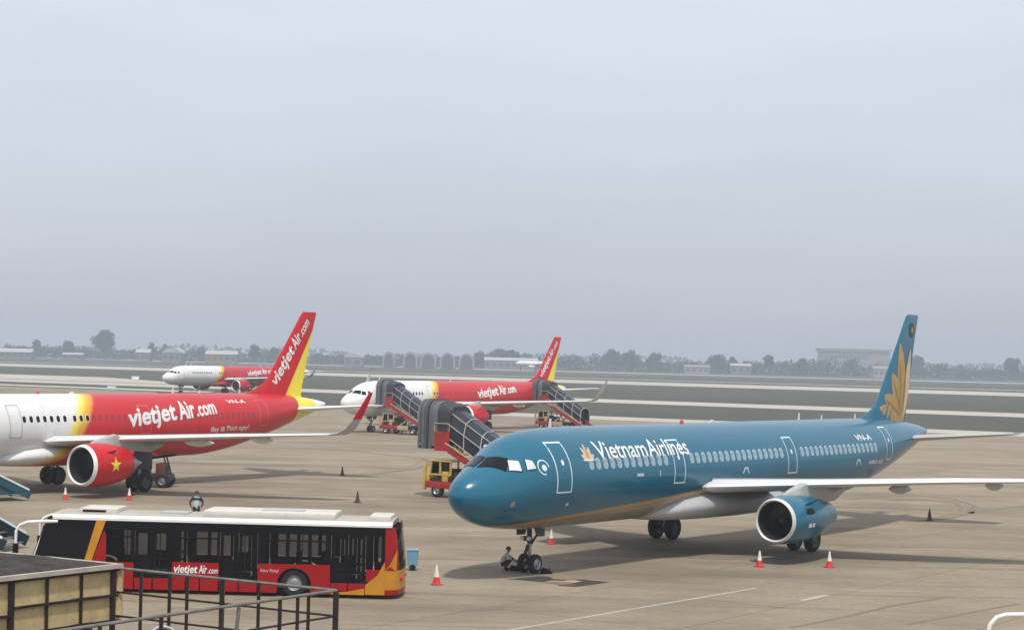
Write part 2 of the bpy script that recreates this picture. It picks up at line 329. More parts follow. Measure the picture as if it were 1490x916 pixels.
WING = [(1.2, 15.35, 6.9, 2.92, .105, 0, 4.5), (1.98, 15.9, 6.2, 3.0, .10, 0, 4.5), (6.4, 18.2, 4.1, 3.35, .092, 0, 3.4), (11.5, 20.92, 2.9, 3.68, .095, 0, 2.6), (17.05, 23.95, 1.5, 3.98, .09, 0, 2.0)]
def seams(n, b, xs):
    """skin joints: thin darker rings along the hull, plus faint lengthwise grime and uneven gloss"""
    L = n.links; src = b.inputs['Base Color'].links[0].from_socket
    q = n.nodes.new('ShaderNodeMath'); q.operation = 'PINGPONG'; q.inputs[1].default_value = 1.33; L.new(xs, q.inputs[0])
    r_ = n.nodes.new('ShaderNodeMapRange'); r_.inputs[1].default_value = .0; r_.inputs[2].default_value = .03; r_.inputs[3].default_value = .30; r_.inputs[4].default_value = 0; L.new(q.outputs[0], r_.inputs[0])
    c = mixc(n, r_.outputs[0], src, rgb(.03, .03, .035))
    tc = n.nodes.new('ShaderNodeTexCoord'); mp = n.nodes.new('ShaderNodeMapping'); mp.inputs['Scale'].default_value = (.5, 4, 4); L.new(tc.outputs['Object'], mp.inputs[0])
    g = noise_mix(n, mp.outputs[0], 1.4, .45, .8, 6, .7); f = n.nodes.new('ShaderNodeMath'); f.operation = 'MULTIPLY'; f.inputs[1].default_value = .16; L.new(g, f.inputs[0])
    L.new(mixc(n, f.outputs[0], c, rgb(.10, .10, .10)), b.inputs['Base Color'])
    no = n.nodes.new('ShaderNodeTexNoise'); no.inputs['Scale'].default_value = .9; bp = n.nodes.new('ShaderNodeBump'); bp.inputs['Strength'].default_value = .35; bp.inputs['Distance'].default_value = .02; L.new(tc.outputs['Object'], no.inputs['Vector']); L.new(no.outputs[0], bp.inputs['Height']); L.new(bp.outputs[0], b.inputs['Normal'])
def livery_split(name, shift, white, red, glossy=.28, fin=False):
    """white nose, yellow to orange swoosh, red rear; the line between leans forward towards the belly"""
    m = bpy.data.materials.new(name); m.use_nodes = True; n = m.node_tree; b = n.nodes['Principled BSDF']; L = n.links
    tc = n.nodes.new('ShaderNodeTexCoord'); sp = n.nodes.new('ShaderNodeSeparateXYZ'); L.new(tc.outputs['Object'], sp.inputs[0])
    zr = n.nodes.new('ShaderNodeMapRange'); zr.inputs[1].default_value = 1.6; zr.inputs[2].default_value = 6.0; L.new(sp.outputs[2], zr.inputs[0])
    fc = n.nodes.new('ShaderNodeFloatCurve'); cv = fc.mapping.curves[0]
    pts = [(1.6, 14.6), (2.2, 16.3), (3.2, 17.5), (4.0, 18.0), (4.6, 18.4), (5.3, 18.95), (6.0, 19.8)]
    P_ = [((z - 1.6) / 4.4, (a - 10) / 15) for z, a in pts]
    cv.points[0].location = P_[0]; cv.points[1].location = P_[-1]
    for q in P_[1:-1]: cv.points.new(*q)
    fc.mapping.update(); L.new(zr.outputs[0], fc.inputs['Value'])
    d = n.nodes.new('ShaderNodeMath'); d.operation = 'MULTIPLY_ADD'; d.inputs[1].default_value = -15; L.new(fc.outputs[0], d.inputs[0]); L.new(sp.outputs[0], d.inputs[2])
    d2 = n.nodes.new('ShaderNodeMapRange'); d2.inputs[1].default_value = 10 + shift - 1; d2.inputs[2].default_value = 10 + shift + 3; L.new(d.outputs[0], d2.inputs[0])
    cr = n.nodes.new('ShaderNodeValToRGB'); e = cr.color_ramp.elements
    stops = [(.20, white), (.27, rgb(.84, .78, .30)), (.36, rgb(.82, .66, .07)), (.43, rgb(.80, .45, .03)), (.52, rgb(.76, .33, .03)), (.60, red)]
    e[0].position, e[0].color = stops[0]; e[1].position, e[1].color = stops[-1]
    for p_, c_ in stops[1:-1]:
        x = e.new(p_); x.color = c_
    L.new(d2.outputs[0], cr.inputs[0])
    w = noise_mix(n, tc.outputs['Object'], .9, .3, .75); f = n.nodes.new('ShaderNodeMath'); f.operation = 'MULTIPLY'; f.inputs[1].default_value = .10; L.new(w, f.inputs[0])
    base = cr.outputs[0]
    for k, c0, wd, cc in (((-.35), 38.5, .05, rgb(.85, .70, .06)), (0.0, 42.7, .05, WHITE)):
        q = n.nodes.new('ShaderNodeMath'); q.operation = 'MULTIPLY_ADD'; q.inputs[1].default_value = k; L.new(sp.outputs[2], q.inputs[0]); L.new(sp.outputs[0], q.inputs[2])
        r = n.nodes.new('ShaderNodeMapRange'); r.inputs[1].default_value = c0; r.inputs[2].default_value = c0 + wd; L.new(q.outputs[0], r.inputs[0]); base = mixc(n, r.outputs[0], base, cc)
    L.new(mixc(n, f.outputs[0], base, rgb(.25, .2, .17)), b.inputs['Base Color'])
    seams(n, b, sp.outputs[0])
    b.inputs['Roughness'].default_value = glossy; b.inputs['Coat Weight'].default_value = .0; b.inputs['Specular IOR Level'].default_value = .4; b.inputs['Coat Roughness'].default_value = .1
    return m
def livery_fin(name):
    m = M['red'].copy(); m.name = name; n = m.node_tree; b = n.nodes['Principled BSDF']; L = n.links; old = b.inputs['Base Color'].links[0].from_socket
    tc = n.nodes.new('ShaderNodeTexCoord'); sp = n.nodes.new('ShaderNodeSeparateXYZ'); L.new(tc.outputs['Object'], sp.inputs[0])
    q = n.nodes.new('ShaderNodeMath'); q.operation = 'MULTIPLY_ADD'; q.inputs[1].default_value = -.65; L.new(sp.outputs[2], q.inputs[0]); L.new(sp.outputs[0], q.inputs[2])
    r = n.nodes.new('ShaderNodeMapRange'); r.inputs[1].default_value = 36.28; r.inputs[2].default_value = 36.32; L.new(q.outputs[0], r.inputs[0])
    L.new(mixc(n, r.outputs[0], old, rgb(.85, .70, .06)), b.inputs['Base Color']); return m
def livery_belly(name):
    """teal hull over a gold cheat line and a pale grey belly"""
    m = bpy.data.materials.new(name); m.use_nodes = True; n = m.node_tree; b = n.nodes['Principled BSDF']; L = n.links
    tc = n.nodes.new('ShaderNodeTexCoord'); sp = n.nodes.new('ShaderNodeSeparateXYZ'); L.new(tc.outputs['Object'], sp.inputs[0])
    xr = n.nodes.new('ShaderNodeMapRange'); xr.inputs[1].default_value = 0; xr.inputs[2].default_value = 45; L.new(sp.outputs[0], xr.inputs[0])
    fc = n.nodes.new('ShaderNodeFloatCurve'); cv = fc.mapping.curves[0]
    P_ = [(a / 45, (z - 1.0) / 4) for a, z in [(0, 1.7), (2.0, 2.0), (4.0, 2.16), (6.6, 2.34), (11.4, 2.62), (17, 2.95), (24, 2.75), (28, 2.5), (33, 2.62), (38, 3.72), (41, 4.45), (45, 5.0)]]
    cv.points[0].location = P_[0]; cv.points[1].location = P_[-1]
    for q in P_[1:-1]: cv.points.new(*q)
    fc.mapping.update(); L.new(xr.outputs[0], fc.inputs['Value'])
    d = n.nodes.new('ShaderNodeMath'); d.operation = 'MULTIPLY_ADD'; d.inputs[1].default_value = -4; L.new(fc.outputs[0], d.inputs[0]); L.new(sp.outputs[2], d.inputs[2])
    d2 = n.nodes.new('ShaderNodeMapRange'); d2.inputs[1].default_value = 0.5; d2.inputs[2].default_value = 1.5; L.new(d.outputs[0], d2.inputs[0])
    cr = n.nodes.new('ShaderNodeValToRGB'); cr.color_ramp.interpolation = 'LINEAR'; e = cr.color_ramp.elements
    stops = [(.385, rgb(.33, .275, .205)), (.40, rgb(.20, .10, .035)), (.45, rgb(.46, .29, .09)), (.595, rgb(.40, .23, .07)), (.615, rgb(.002, .122, .205))]
    e[0].position, e[0].color = stops[0]; e[1].position, e[1].color = stops[-1]
    for p_, c_ in stops[1:-1]:
        x = e.new(p_); x.color = c_
    L.new(d2.outputs[0], cr.inputs[0])
    w = noise_mix(n, tc.outputs['Object'], .8, .3, .75); f = n.nodes.new('ShaderNodeMath'); f.operation = 'MULTIPLY'; f.inputs[1].default_value = .12; L.new(w, f.inputs[0])
    L.new(mixc(n, f.outputs[0], cr.outputs[0], rgb(.03, .12, .18)), b.inputs['Base Color'])
    seams(n, b, sp.outputs[0])
    b.inputs['Roughness'].default_value = .22; b.inputs['Coat Weight'].default_value = .25; b.inputs['Coat Roughness'].default_value = .08; b.inputs['Specular IOR Level'].default_value = .45
    return m
def fuselage_mesh(nr=56):
    xs = [0, .02, .06, .12, .2, .3, .42, .56, .72, .9] + [1.1 + .22 * i for i in range(32)] + [8.3 + 1.1 * i for i in range(19)] + [29.2 + .5 * i for i in range(31)] + [44.51]
    mb = MB(); rings = []
    for a in xs:
        rings.append([surf(a, 2 * math.pi * j / nr) for j in range(nr)])
    mb.loft(rings); return mb
def wheel_mesh(r, w, hub):
    mb = MB()
    mb.lathe([(-w / 2, r * .62), (-w / 2, r * .86), (-w * .36, r * .97), (-w * .12, r), (w * .12, r), (w * .36, r * .97), (w / 2, r * .86), (w / 2, r * .62)], axis='y', n=28, m=0)
    mb.lathe([(-w * .40, .02), (-w * .42, r * .25), (-w * .30, r * .36), (-w * .32, r * .52), (-w * .5, r * .63)], axis='y', n=28, m=1, caps=(True, False))
    mb.lathe([(w * .40, .02), (w * .42, r * .25), (w * .30, r * .36), (w * .32, r * .52), (w * .5, r * .63)], axis='y', n=28, m=1, caps=(True, False))
    return mb.mesh('wheel', [M['rubber'], hub], 40)
M['hub'] = mat('dark_wheel_hub', rgb(.07, .07, .075), .5, .3)
WHEEL_NOSE, WHEEL_MAIN = wheel_mesh(.385, .24, M['steel']), wheel_mesh(.585, .40, M['hub'])
_win = {}
def window_mesh(a, z, side, glass, rim):
    key = (round(fW(a), 2), round(z, 2), side, glass.name)
    if key not in _win:
        p0 = Vector(sidept(a, z, 0, side)); mb = MB()
        for w, h, r, off, mi in ((.33, .47, .15, .004, 0), (.25, .38, .115, .010, 1)):
            pts = [Vector(sidept(a + u, z + v, off, side)) - p0 for u, v in rrect(w, h, r)]
            inn = [Vector(sidept(a + u, z + v, -.004, side)) - p0 for u, v in rrect(w, h, r)]
            mb.loft([inn, pts], mi, (False, True))
        _win[key] = mb.mesh('window', [rim, glass])
    return _win[key]
def door_on(root, a0, a1, z0, z1, body, line, name='door', side=-1, lw=.07, extra=True, label=None):
    mb = MB(); pts = rrect(a1 - a0, z1 - z0, .14, 3); ca, cz = (a0 + a1) / 2, (z0 + z1) / 2
    nv = 10; rows = []
    for j in range(nv + 1):
        z = z0 + (z1 - z0) * j / nv; rows.append([sidept(a0 + (a1 - a0) * i / 3, z, .006, side) for i in range(4)])
    mb.add([p for r in rows for p in r], [(j * 4 + i, j * 4 + i + 1, j * 4 + i + 5, j * 4 + i + 4) for j in range(nv) for i in range(3)])
    d = mb.build(name, body, root, 60)
    ol = MB(); n = 9; O_, I_ = [], []
    def dens(w, h):
        r = []; c = [(-w / 2, -h / 2), (w / 2, -h / 2), (w / 2, h / 2), (-w / 2, h / 2)]
        for k in range(4):
            q0, q1 = c[k], c[(k + 1) % 4]; r += [(q0[0] + (q1[0] - q0[0]) * t / n, q0[1] + (q1[1] - q0[1]) * t / n) for t in range(n)]
        return r
    O_ = [sidept(ca + u, cz + v, .011, side) for u, v in dens(a1 - a0, z1 - z0)]; I_ = [sidept(ca + u, cz + v, .011, side) for u, v in dens(a1 - a0 - 2 * lw, z1 - z0 - 2 * lw)]
    ol.loft([O_, I_], 0, (False, False)); ol.build('door_outline', line, d)
    if extra:
        zc = z0 + (z1 - z0) * .60; mb = MB(); p0 = [sidept(ca + u, zc + v, .014, side) for u, v in rrect(.16, .22, .07)]; mb.add(p0, [tuple(range(len(p0)))]); mb.build('door_window', M['white'] if line is M['tealline'] else M['glass'], d)
    return d
def engine(root, side, style, cowl):
    y = side * 5.75
    if style == 'long':
        x0, z0 = 15.3, 1.92
        lip = [(.10, .84), (.04, .86), (0, .90), (.05, .94), (.18, .98)]; outer = [(.18, .98), (.45, 1.03), (.95, 1.065), (1.7, 1.07), (2.5, 1.02), (3.3, .91), (4.1, .77), (4.75, .64), (4.95, .60), (4.9, .56), (4.2, .58)]
        fx, fr = .95, .79; noz = [(4.2, .40), (4.9, .34), (5.3, .12), (5.42, .02)]
    else:
        x0, z0 = 15.15, 1.92
        lip = [(.10, 1.03), (.04, 1.055), (0, 1.10), (.05, 1.16), (.22, 1.215)]; outer = [(.22, 1.215), (.6, 1.27), (1.2, 1.29), (1.9, 1.25), (2.7, 1.12), (3.3, .98), (3.45, .94), (3.4, .90), (2.9, .93)]
        fx, fr = 1.05, .97; noz = [(2.8, .74), (3.4, .70), (4.1, .54), (4.15, .50), (3.9, .36), (4.5, .26), (5.0, .03)]
    mb = MB(); mb.lathe(outer, (x0, y, z0), n=48)
    e = mb.build('engine', cowl, root, 50)
    MB().lathe(lip, (x0, y, z0), n=48).build('inlet_lip', M['alu'] if style == 'long' else M['white'], e, 60)
    MB().lathe([(lip[0][0], lip[0][1]), (.5, fr + .005), (fx + .1, fr), (fx + .12, .05)], (x0, y, z0), n=48).build('intake_duct', M['duct'], e, 40)
    mb = MB()
    for k in range(22):
        t = 2 * math.pi * k / 22; q = []
        for r, tw, ch in ((.24, .9, .10), (fr * .6, .6, .12), (fr - .02, .35, .15)):
            for sgn in (-1, 1):
                ang = t + sgn * ch / r * math.cos(tw) * .9; q.append((x0 + fx - .06 + sgn * .07 * math.sin(tw), y + r * math.cos(ang), z0 + r * math.sin(ang)))
        mb.add(q, [(0, 1, 3, 2), (2, 3, 5, 4)])
    mb.build('fan', M['fanblade'], e)
    MB().lathe([(fx - .45, .01), (fx - .38, .09), (fx - .2, .2), (fx - .02, .27)], (x0, y, z0), n=24).build('spinner', M['spinner'], e, 60)
    MB().lathe(noz, (x0, y, z0), n=32).build('exhaust_cone', M['steel'], e, 50)
    ztop = z0 + outer[2][1]
    mb = MB(); rings = []
    for x, w, zb, zt in ((x0 + .75, .05, ztop - .12, ztop + .04), (x0 + 1.4, .17, ztop - .15, ztop + .22), (x0 + 2.6, .22, ztop - .25, ztop + .48), (x0 + 3.8, .2, ztop - .5, 3.28), (x0 + 5.6, .16, 2.55, 3.15), (x0 + 6.8, .04, 2.9, 3.05)):
        rings.append([(x, y - w, zb), (x, y + w, zb), (x, y + w, zt - .05), (x, y + w * .5, zt), (x, y - w * .5, zt), (x, y - w, zt - .05)])
    mb.loft(rings); mb.build('pylon', M['wing'], e, 50)
    if style == 'long':
        mb = MB(); mb.loft([[(x0 + 1.5 + u * .4, y + side * (.99 + .02 + .0 * v) , z0 + .36 + v * .16) for u, v in [(math.cos(k * .524), math.sin(k * .524)) for k in range(12)]], [(x0 + 1.5 + u * .3, y + side * 1.04, z0 + .36 + v * .1) for u, v in [(math.cos(k * .524), math.sin(k * .524)) for k in range(12)]]]); mb.build('cowl_vent', M['black'], e)
    s = MB(); s.add([(x0 + .9, y + side * .95, z0 + .66), (x0 + 1.7, y + side * .95, z0 + .66), (x0 + 1.75, y + side * 1.22, z0 + .94), (x0 + 1.15, y + side * 1.1, z0 + .82)], [(0, 1, 2, 3)]); s.build('strake', cowl, e)
    return e, (x0, y, z0)
def eng_pt(e0, prof_r, x, ang, side, off=.015):
    x0, y, z0 = e0; return (x0 + x, y + side * (prof_r(x) + off) * math.cos(ang), z0 + (prof_r(x) + off) * math.sin(ang))
def polygon_on(name, polys, fn, mt, parent, cut=.0):
    bm = bmesh.new()
    for poly in polys:
        vs = [bm.verts.new((x, y, 0)) for x, y in poly]; bm.faces.new(vs)
    if cut:
        bmesh.ops.triangulate(bm, faces=bm.faces[:])
        for ax in (0, 1):
            cs = [v.co[ax] for v in bm.verts]; c = min(cs) + cut
            while c < max(cs):
                bmesh.ops.bisect_plane(bm, geom=bm.verts[:] + bm.edges[:] + bm.faces[:], plane_co=(c, 0, 0) if ax == 0 else (0, c, 0), plane_no=(1, 0, 0) if ax == 0 else (0, 1, 0)); c += cut
    for v in bm.verts: v.co = Vector(fn(v.co.x, v.co.y))
    me = bpy.data.meshes.new(name); bm.to_mesh(me); bm.free(); me.materials.append(mt); return link(name, me, parent)
def petal(bx, by, tx, ty, w, n=8):
    d = Vector((tx - bx, ty - by)); l = d.length; d.normalize(); nn = Vector((-d.y, d.x)); L_, R_ = [], []
    for i in range(n + 1):
        t = i / n; ww = w * math.sin(math.pi * min(1, t * .92 + .04)) ** .8 * (1 - .25 * t); p = Vector((bx, by)) + d * l * t
        L_.append(tuple(p + nn * ww)); R_.append(tuple(p - nn * ww))
    return L_ + R_[::-1]
FUS = None
def airliner(name, label, loc, heading, livery, eng_style, colors, detail=2, sharklet=True):
    root = thing(name, label, 'airliner', (loc[0], loc[1], 0), heading + math.pi, 'airliners parked on the apron')
    body, fin_m, hull2, eng_m, line = colors
    # fuselage
    fus = link('fuselage', fuselage_mesh().mesh('fuselage', [body], 60), root)
    # belly fairing
    mb = MB(); rings = []
    for a, w, zt, zb in ((12.6, .5, 2.15, 1.78), (13.4, 1.5, 2.5, 1.70), (14.6, 2.0, 2.85, 1.62), (16.5, 2.16, 3.02, 1.56), (20, 2.2, 3.0, 1.52), (23, 2.16, 2.9, 1.56), (24.8, 1.9, 2.6, 1.62), (26.2, 1.3, 2.25, 1.70), (27.2, .5, 2.0, 1.79)):
        rings.append([(a, w * math.copysign(abs(math.cos(t)) ** .75, math.cos(t)), (zt + zb) / 2 + (zt - zb) / 2 * math.sin(t)) for t in [2 * math.pi * j / 28 for j in range(28)]])
    mb.loft(rings).build('belly_fairing', hull2, root, 60)
    # cockpit windows
    for sd in (-1, 1):
        for cs, nm in (([(1.30, 84), (1.85, 45), (2.25, 60), (1.95, 86)], 'windshield'), ([(1.98, 41), (2.45, 30), (2.55, 46), (2.22, 57)], 'cockpit_window'), ([(2.70, 28), (3.12, 24), (3.08, 36), (2.82, 43)], 'cockpit_window')):
            mb = MB(); mb.add(*patch(cs, .022, side=sd)); mb.build(nm, M['glass'] if not (livery == 'teal' and nm == 'cockpit_window') else M['lens'], fus, 60)  # teal side panes are coloured white in place of a bright reflection
            if detail > 1:
                cx = sum(c[0] for c in cs) / 4; ct = sum(c[1] for c in cs) / 4
                mb = MB(); mb.add(*patch([(cx + (c[0] - cx) * 1.13, ct + (c[1] - ct) * 1.16) for c in cs], .014, side=sd)); mb.build('window_frame', M['black'], fus, 60)
    # cabin windows
    if livery == 'teal': runs = [(6.65, 12.7), (14.75, 23.5), (25.45, 34.0)]; glass, rim = M['winglass'], M['winrim']
    else: runs = [(6.65, 12.4), (14.3, 17.75), (18.3, 23.3), (25.2, 35.0)]; glass, rim = M['glass'], M['white']
    for sd in (-1, 1):
        if detail < 1 and sd == 1: continue
        for r0, r1 in runs:
            a = r0
            while a <= r1:
                zz = 4.47; split = colors_shift.get(name, 18.6); isred = livery == 'split' and a > split + .9
                o = link('window', window_mesh(a, zz, sd, M['redglass'] if isred else glass, M['red'] if isred else rim), fus); o.location = sidept(a, zz, 0, sd)
                a += .533
    # doors
    for (a0, a1, z0, z1) in ((4.2, 5.2, 3.37, 5.38), (13.15, 14.1, 3.40, 5.3), (23.85, 24.8, 3.45, 5.2), (35.5, 36.4, 3.75, 5.5)):
        for sd in (-1, 1):
            ln = line
            if livery == 'split': ln = M['redline'] if a0 > colors_shift.get(name, 18.6) else M['greyline']
            door_on(fus, a0, a1, z0, z1, body, ln, side=sd, lw=.06 if livery == 'teal' else .035, extra=livery == 'teal')
    # wings
    for sd in (-1, 1):
        wg = WING if sharklet else WING[:-1] + [(16.7, 24.15, 1.45, 3.9, .09, 0, 2.0)]
        w = MB().loft([wring(*s, side=sd) for s in wg]).build('wing', M['wing'], root, 50)
        MB().loft([wring(s[0], s[1] - .012, s[2], s[3], s[4], 0, s[6], side=sd, x1=.10, grow=.008) for s in wg[1:]]).build('slat', M['alu'], w, 50)
        for p, x, l in ((4.6, 21.4, 2.6), (8.6, 22.1, 2.6), (12.6, 23.2, 2.2)):
            z = 3.0 + (p - 2) * .085 - .32
            MB().loft([[(x - l * .5 + l * t, sd * (p + r * .55 * math.cos(k * math.pi / 6)), z - .10 * t + r * math.sin(k * math.pi / 6) * .95) for k in range(12)] for t, r in ((0, .02), (.12, .14), (.35, .24), (.6, .25), (.85, .14), (1, .03))]).build('flap_fairing', M['wing'] if livery != 'split' else M['white'], w, 60)
        if sharklet:
            sh = [(17.05, 23.95, 1.5, 3.98, .09, 0, 2.0), (17.45, 24.2, 1.36, 4.08, .10, 28, 0), (17.75, 24.6, 1.05, 4.36, .095, 55, 0), (17.95, 25.05, .85, 4.9, .09, 75, 0)]
            MB().loft([wring(*s, side=sd) for s in sh]).build('sharklet_root', M['wing'], w, 50)
            MB().loft([wring(*s, side=sd) for s in [(17.95, 25.05, .85, 4.9, .09, 75, 0), (18.12, 25.6, .66, 5.7, .085, 80, 0), (18.25, 26.2, .38, 6.5, .08, 82, 0)]]).build('sharklet', M['red'] if detail > 1 else M['wing'], w, 50)
        else:
            MB().loft([wring(*q_, side=sd) for q_ in ((16.7, 24.15, 1.45, 3.9, .09, 0, 2.0), (16.8, 24.3, 1.25, 3.91, .09), (16.87, 24.6, .8, 3.92, .05))]).build('wingtip', M['wing'], w, 60)
        e, e0 = engine(root, sd, eng_style, eng_m)
        if detail > 1 and sd == -1:
            if eng_style == 'short':
                pr = pchip([.22, .6, 1.2, 1.9, 2.7, 3.3], [1.215, 1.27, 1.29, 1.25, 1.12, .98])
                st = [(1.62 + (.48 if k % 2 == 0 else .19) * math.sin(2 * math.pi * k / 10), .04 + (.48 if k % 2 == 0 else .19) * math.cos(2 * math.pi * k / 10)) for k in range(10)]
                c0 = (1.62, .04); tris = [[c0, st[k], st[(k + 1) % 10]] for k in range(10)]
                polygon_on('star_emblem', tris, lambda u, v: eng_pt(e0, pr, u, v / 1.25, -1, .012), M['finyellow'], e, .15)
            else:
                pr = pchip([.18, .45, .95, 1.7, 2.5, 3.3, 4.1, 4.75], [.98, 1.03, 1.065, 1.07, 1.02, .91, .77, .64])
                polygon_on('cowl_placard', [[(1.25 + u, -.28 + v) for u, v in ((0, 0), (.28, 0), (.28, .17), (0, .17))], [(1.62 + u, -.28 + v) for u, v in ((0, 0), (.2, 0), (.2, .17), (0, .17))]], lambda u, v: eng_pt(e0, pr, u, v, -1), M['white'], e, .15)
    # tail
    for sd in (-1, 1):
        MB().loft([wring(p, le, ch, z, .10, 0, 0, side=sd, camber=0) for p, le, ch, z in ((.3, 39.6, 4.1, 4.72), (1.0, 39.95, 3.7, 4.78), (6.2, 42.35, 1.4, 5.2))]).build('tailplane', M['wing'] if livery == 'teal' else M['white'], root, 50)
    def fring(z, le, te, t): return [(le + x * (te - le), y * (te - le), z) for x, y in airfoil(t, camber=0)]
    fz = [(5.2, 37.3, 42.1, .10), (5.9, 37.35, 41.95, .10), (6.6, 37.9, 42.1, .10), (8.2, 39.15, 42.5, .095), (10.0, 40.55, 42.95, .09), (11.6, 41.75, 43.45, .085), (11.76, 42.0, 43.45, .06)]
    fin = MB().loft([fring(*r) for r in fz]).build('vertical_fin', fin_m, root, 50)
    MB().loft([fring(z, a, b, .07) for z, a, b in ((5.75, 34.9, 38.5), (6.05, 36.4, 38.6), (6.35, 37.25, 38.8), (6.7, 37.95, 39.2))]).build('fin_fillet', fin_m if livery == 'teal' else body, root, 50)
    MB().lathe([(0, .16), (.25, .15), (.27, .11)], (44.45, 0, 5.08), n=16, caps=(False, True)).build('exhaust_pipe', M['dark'], root, 40)
    def finpt(a, z, off=.02):
        i = 0
        while i < len(fz) - 2 and z > fz[i + 1][0]: i += 1
        t = min(1, max(0, (z - fz[i][0]) / (fz[i + 1][0] - fz[i][0]))); le = fz[i][1] + (fz[i + 1][1] - fz[i][1]) * t; te = fz[i][2] + (fz[i + 1][2] - fz[i][2]) * t
        x = min(max((a - le) / (te - le), .01), .995); th = .09; y = 5 * th * (.2969 * math.sqrt(x) - .126 * x - .3516 * x * x + .2843 * x ** 3 - .1036 * x ** 4) * (te - le)
        return (a, -(y + off), z)
    # landing gear
    ng = MB()
    ng.tube([(5.0, 0, 2.3), (5.07, 0, 1.2)], .105, 12, 0).tube([(5.07, 0, 1.25), (5.1, 0, .40)], .07, 12, 1).tube([(5.07, 0, 1.05), (6.1, 0, 2.0)], .05, 8, 0).tube([(5.1, -.36, .385), (5.1, .36, .385)], .06, 10, 0)
    ng.beam((4.97, 0, 1.15), (4.78, 0, .8), .14, .05, 0).beam((4.78, 0, .8), (5.02, 0, .45), .14, .05, 0)
    ng.bbox(4.86, 5.0, -.2, .2, 1.3, 1.5, .03, 0).tube([(4.8, -.17, 1.42), (4.72, -.17, 1.42)], .09, 10, 2).tube([(4.8, .17, 1.42), (4.72, .17, 1.42)], .09, 10, 2)
    g = ng.build('nose_gear', [M['dark'], M['steel'], M['lens']], root, 40)
    for sd in (-1, 1):
        link('wheel', WHEEL_NOSE, g, (5.1, sd * .27, .385))
        MB().add([(4.75, sd * .42, 1.86), (5.5, sd * .42, 1.82), (5.4, sd * .48, 1.50), (4.85, sd * .48, 1.52), (4.75, sd * .45, 1.86), (5.5, sd * .45, 1.82), (5.4, sd * .51, 1.50), (4.85, sd * .51, 1.52)], [(0, 1, 2, 3), (4, 5, 6, 7), (0, 1, 5, 4), (1, 2, 6, 5), (2, 3, 7, 6), (3, 0, 4, 7)]).build('gear_door', M['dark'], g)
    for sd in (-1, 1):
        mg = MB(); y = sd * 3.8
        mg.tube([(21.97, y, 3.1), (21.97, y, 1.35)], .17, 14, 0).tube([(21.97, y, 1.4), (21.97, y, .58)], .11, 14, 1).tube([(21.97, y - .55, .585), (21.97, y + .55, .585)], .09, 10, 0).tube([(21.97, y, 1.5), (21.6, sd * 2.2, 2.3)], .08, 8, 0).beam((22.12, y, 1.4), (22.45, y, 1.05), .2, .06).beam((22.45, y, 1.05), (22.1, y, .65), .2, .06)
        g = mg.build('main_gear', [M['dark'], M['steel']], root, 40)
        for q in (-1, 1): link('wheel', WHEEL_MAIN, g, (21.97, y + q * .46, .585))
        MB().box(21.2, 22.75, y + sd * .28, y + sd * .32, 1.35, 3.0).build('gear_door', M['dark'], g)
    # aerials
    for a, h, l in ((6.2, .36, .26), (19.5, .12, .5), (28.6, .36, .26), (31.2, .22, .22), (35.2, .24, .24)):
        MB().loft([[(a + x * l, y * l, fT(a) - .05) for x, y in airfoil(.12, 5, 0)], [(a + l * .35 + x * l * .55, y * l * .5, fT(a) + h) for x, y in airfoil(.12, 5, 0)]]).build('aerial', M['white'], root)
    if detail > 1: MB().lathe([(-.06, .10), (.0, .10), (.10, .07), (.14, .01)], (17.0, 0, 5.95), 'z', 12).build('beacon', M['conered'], root, 50)
    return root, fus, fin, finpt
colors_shift = {}

# ------------------------------------------------------------------ the four airliners
HD = 4.10
VNL = livery_belly('teal_livery'); FINR = livery_fin('red_yellow_fin')
RED = rgb(.56, .012, .02)
def fus_text(fus, s, a0, z0, wd, h, mt, rot=0., shear=0., off=.0, spacing=1., name='lettering'):
    return text_on(name, s, lambda u, v: sidept(a0 + u, z0 + v, .014), mt, fus, wd, h, shear, off, rot, .1, spacing)
# teal airliner, nearest
vn, fus, fin, finpt = airliner('airliner', 'teal blue airliner with gold lotus on its tail, nearest the viewer', (-2.041, 71.21), 4.0853, 'teal', 'long', (VNL, M['teal'], M['grey'], M['teal'], M['tealline']), 2, False)
fus_text(fus, 'Vietnam', 7.25, 4.66, 3.95, .70, M['white'], off=.012)
fus_text(fus, 'Airlines', 11.32, 4.66, 3.35, .70, M['white'], off=.012)
for nm, ps, mt in (('lotus_petal', [petal(6.56, 4.66, 6.56 + .46 * math.sin(R(a)), 4.70 + .56 * math.cos(R(a)), .13) for a in (-78, -40, 0, 40, 78)], M['palegold']), ('lotus_base', [petal(6.14, 4.63, 6.98, 4.63, .05)], M['white'])):
    for p in ps: polygon_on(nm, [p], lambda u, v: sidept(u, v, .014), mt, fus, .12)
polygon_on('lotus_heart', [petal(6.56, 4.68, 6.56, 5.12, .11)], lambda u, v: sidept(u, v, .020), M['gold'], fus, .1)
fus_text(fus, 'VN-A', 31.9, 4.86, 1.9, .30, M['white'], off=.02)
fus_text(fus, 'AIRBUS A321', 33.0, 3.62, 2.1, .19, M['white'], off=.01)
for a, z, w, h in ((10.05, 3.83, .55, .13), (5.05, 2.83, .2, .12), (11.9, 3.78, .08, .25)):
    polygon_on('hull_placard', [[(a, z), (a + w, z), (a + w, z + h), (a, z + h)]], lambda u, v: sidept(u, v, .012), M['winrim'], fus)
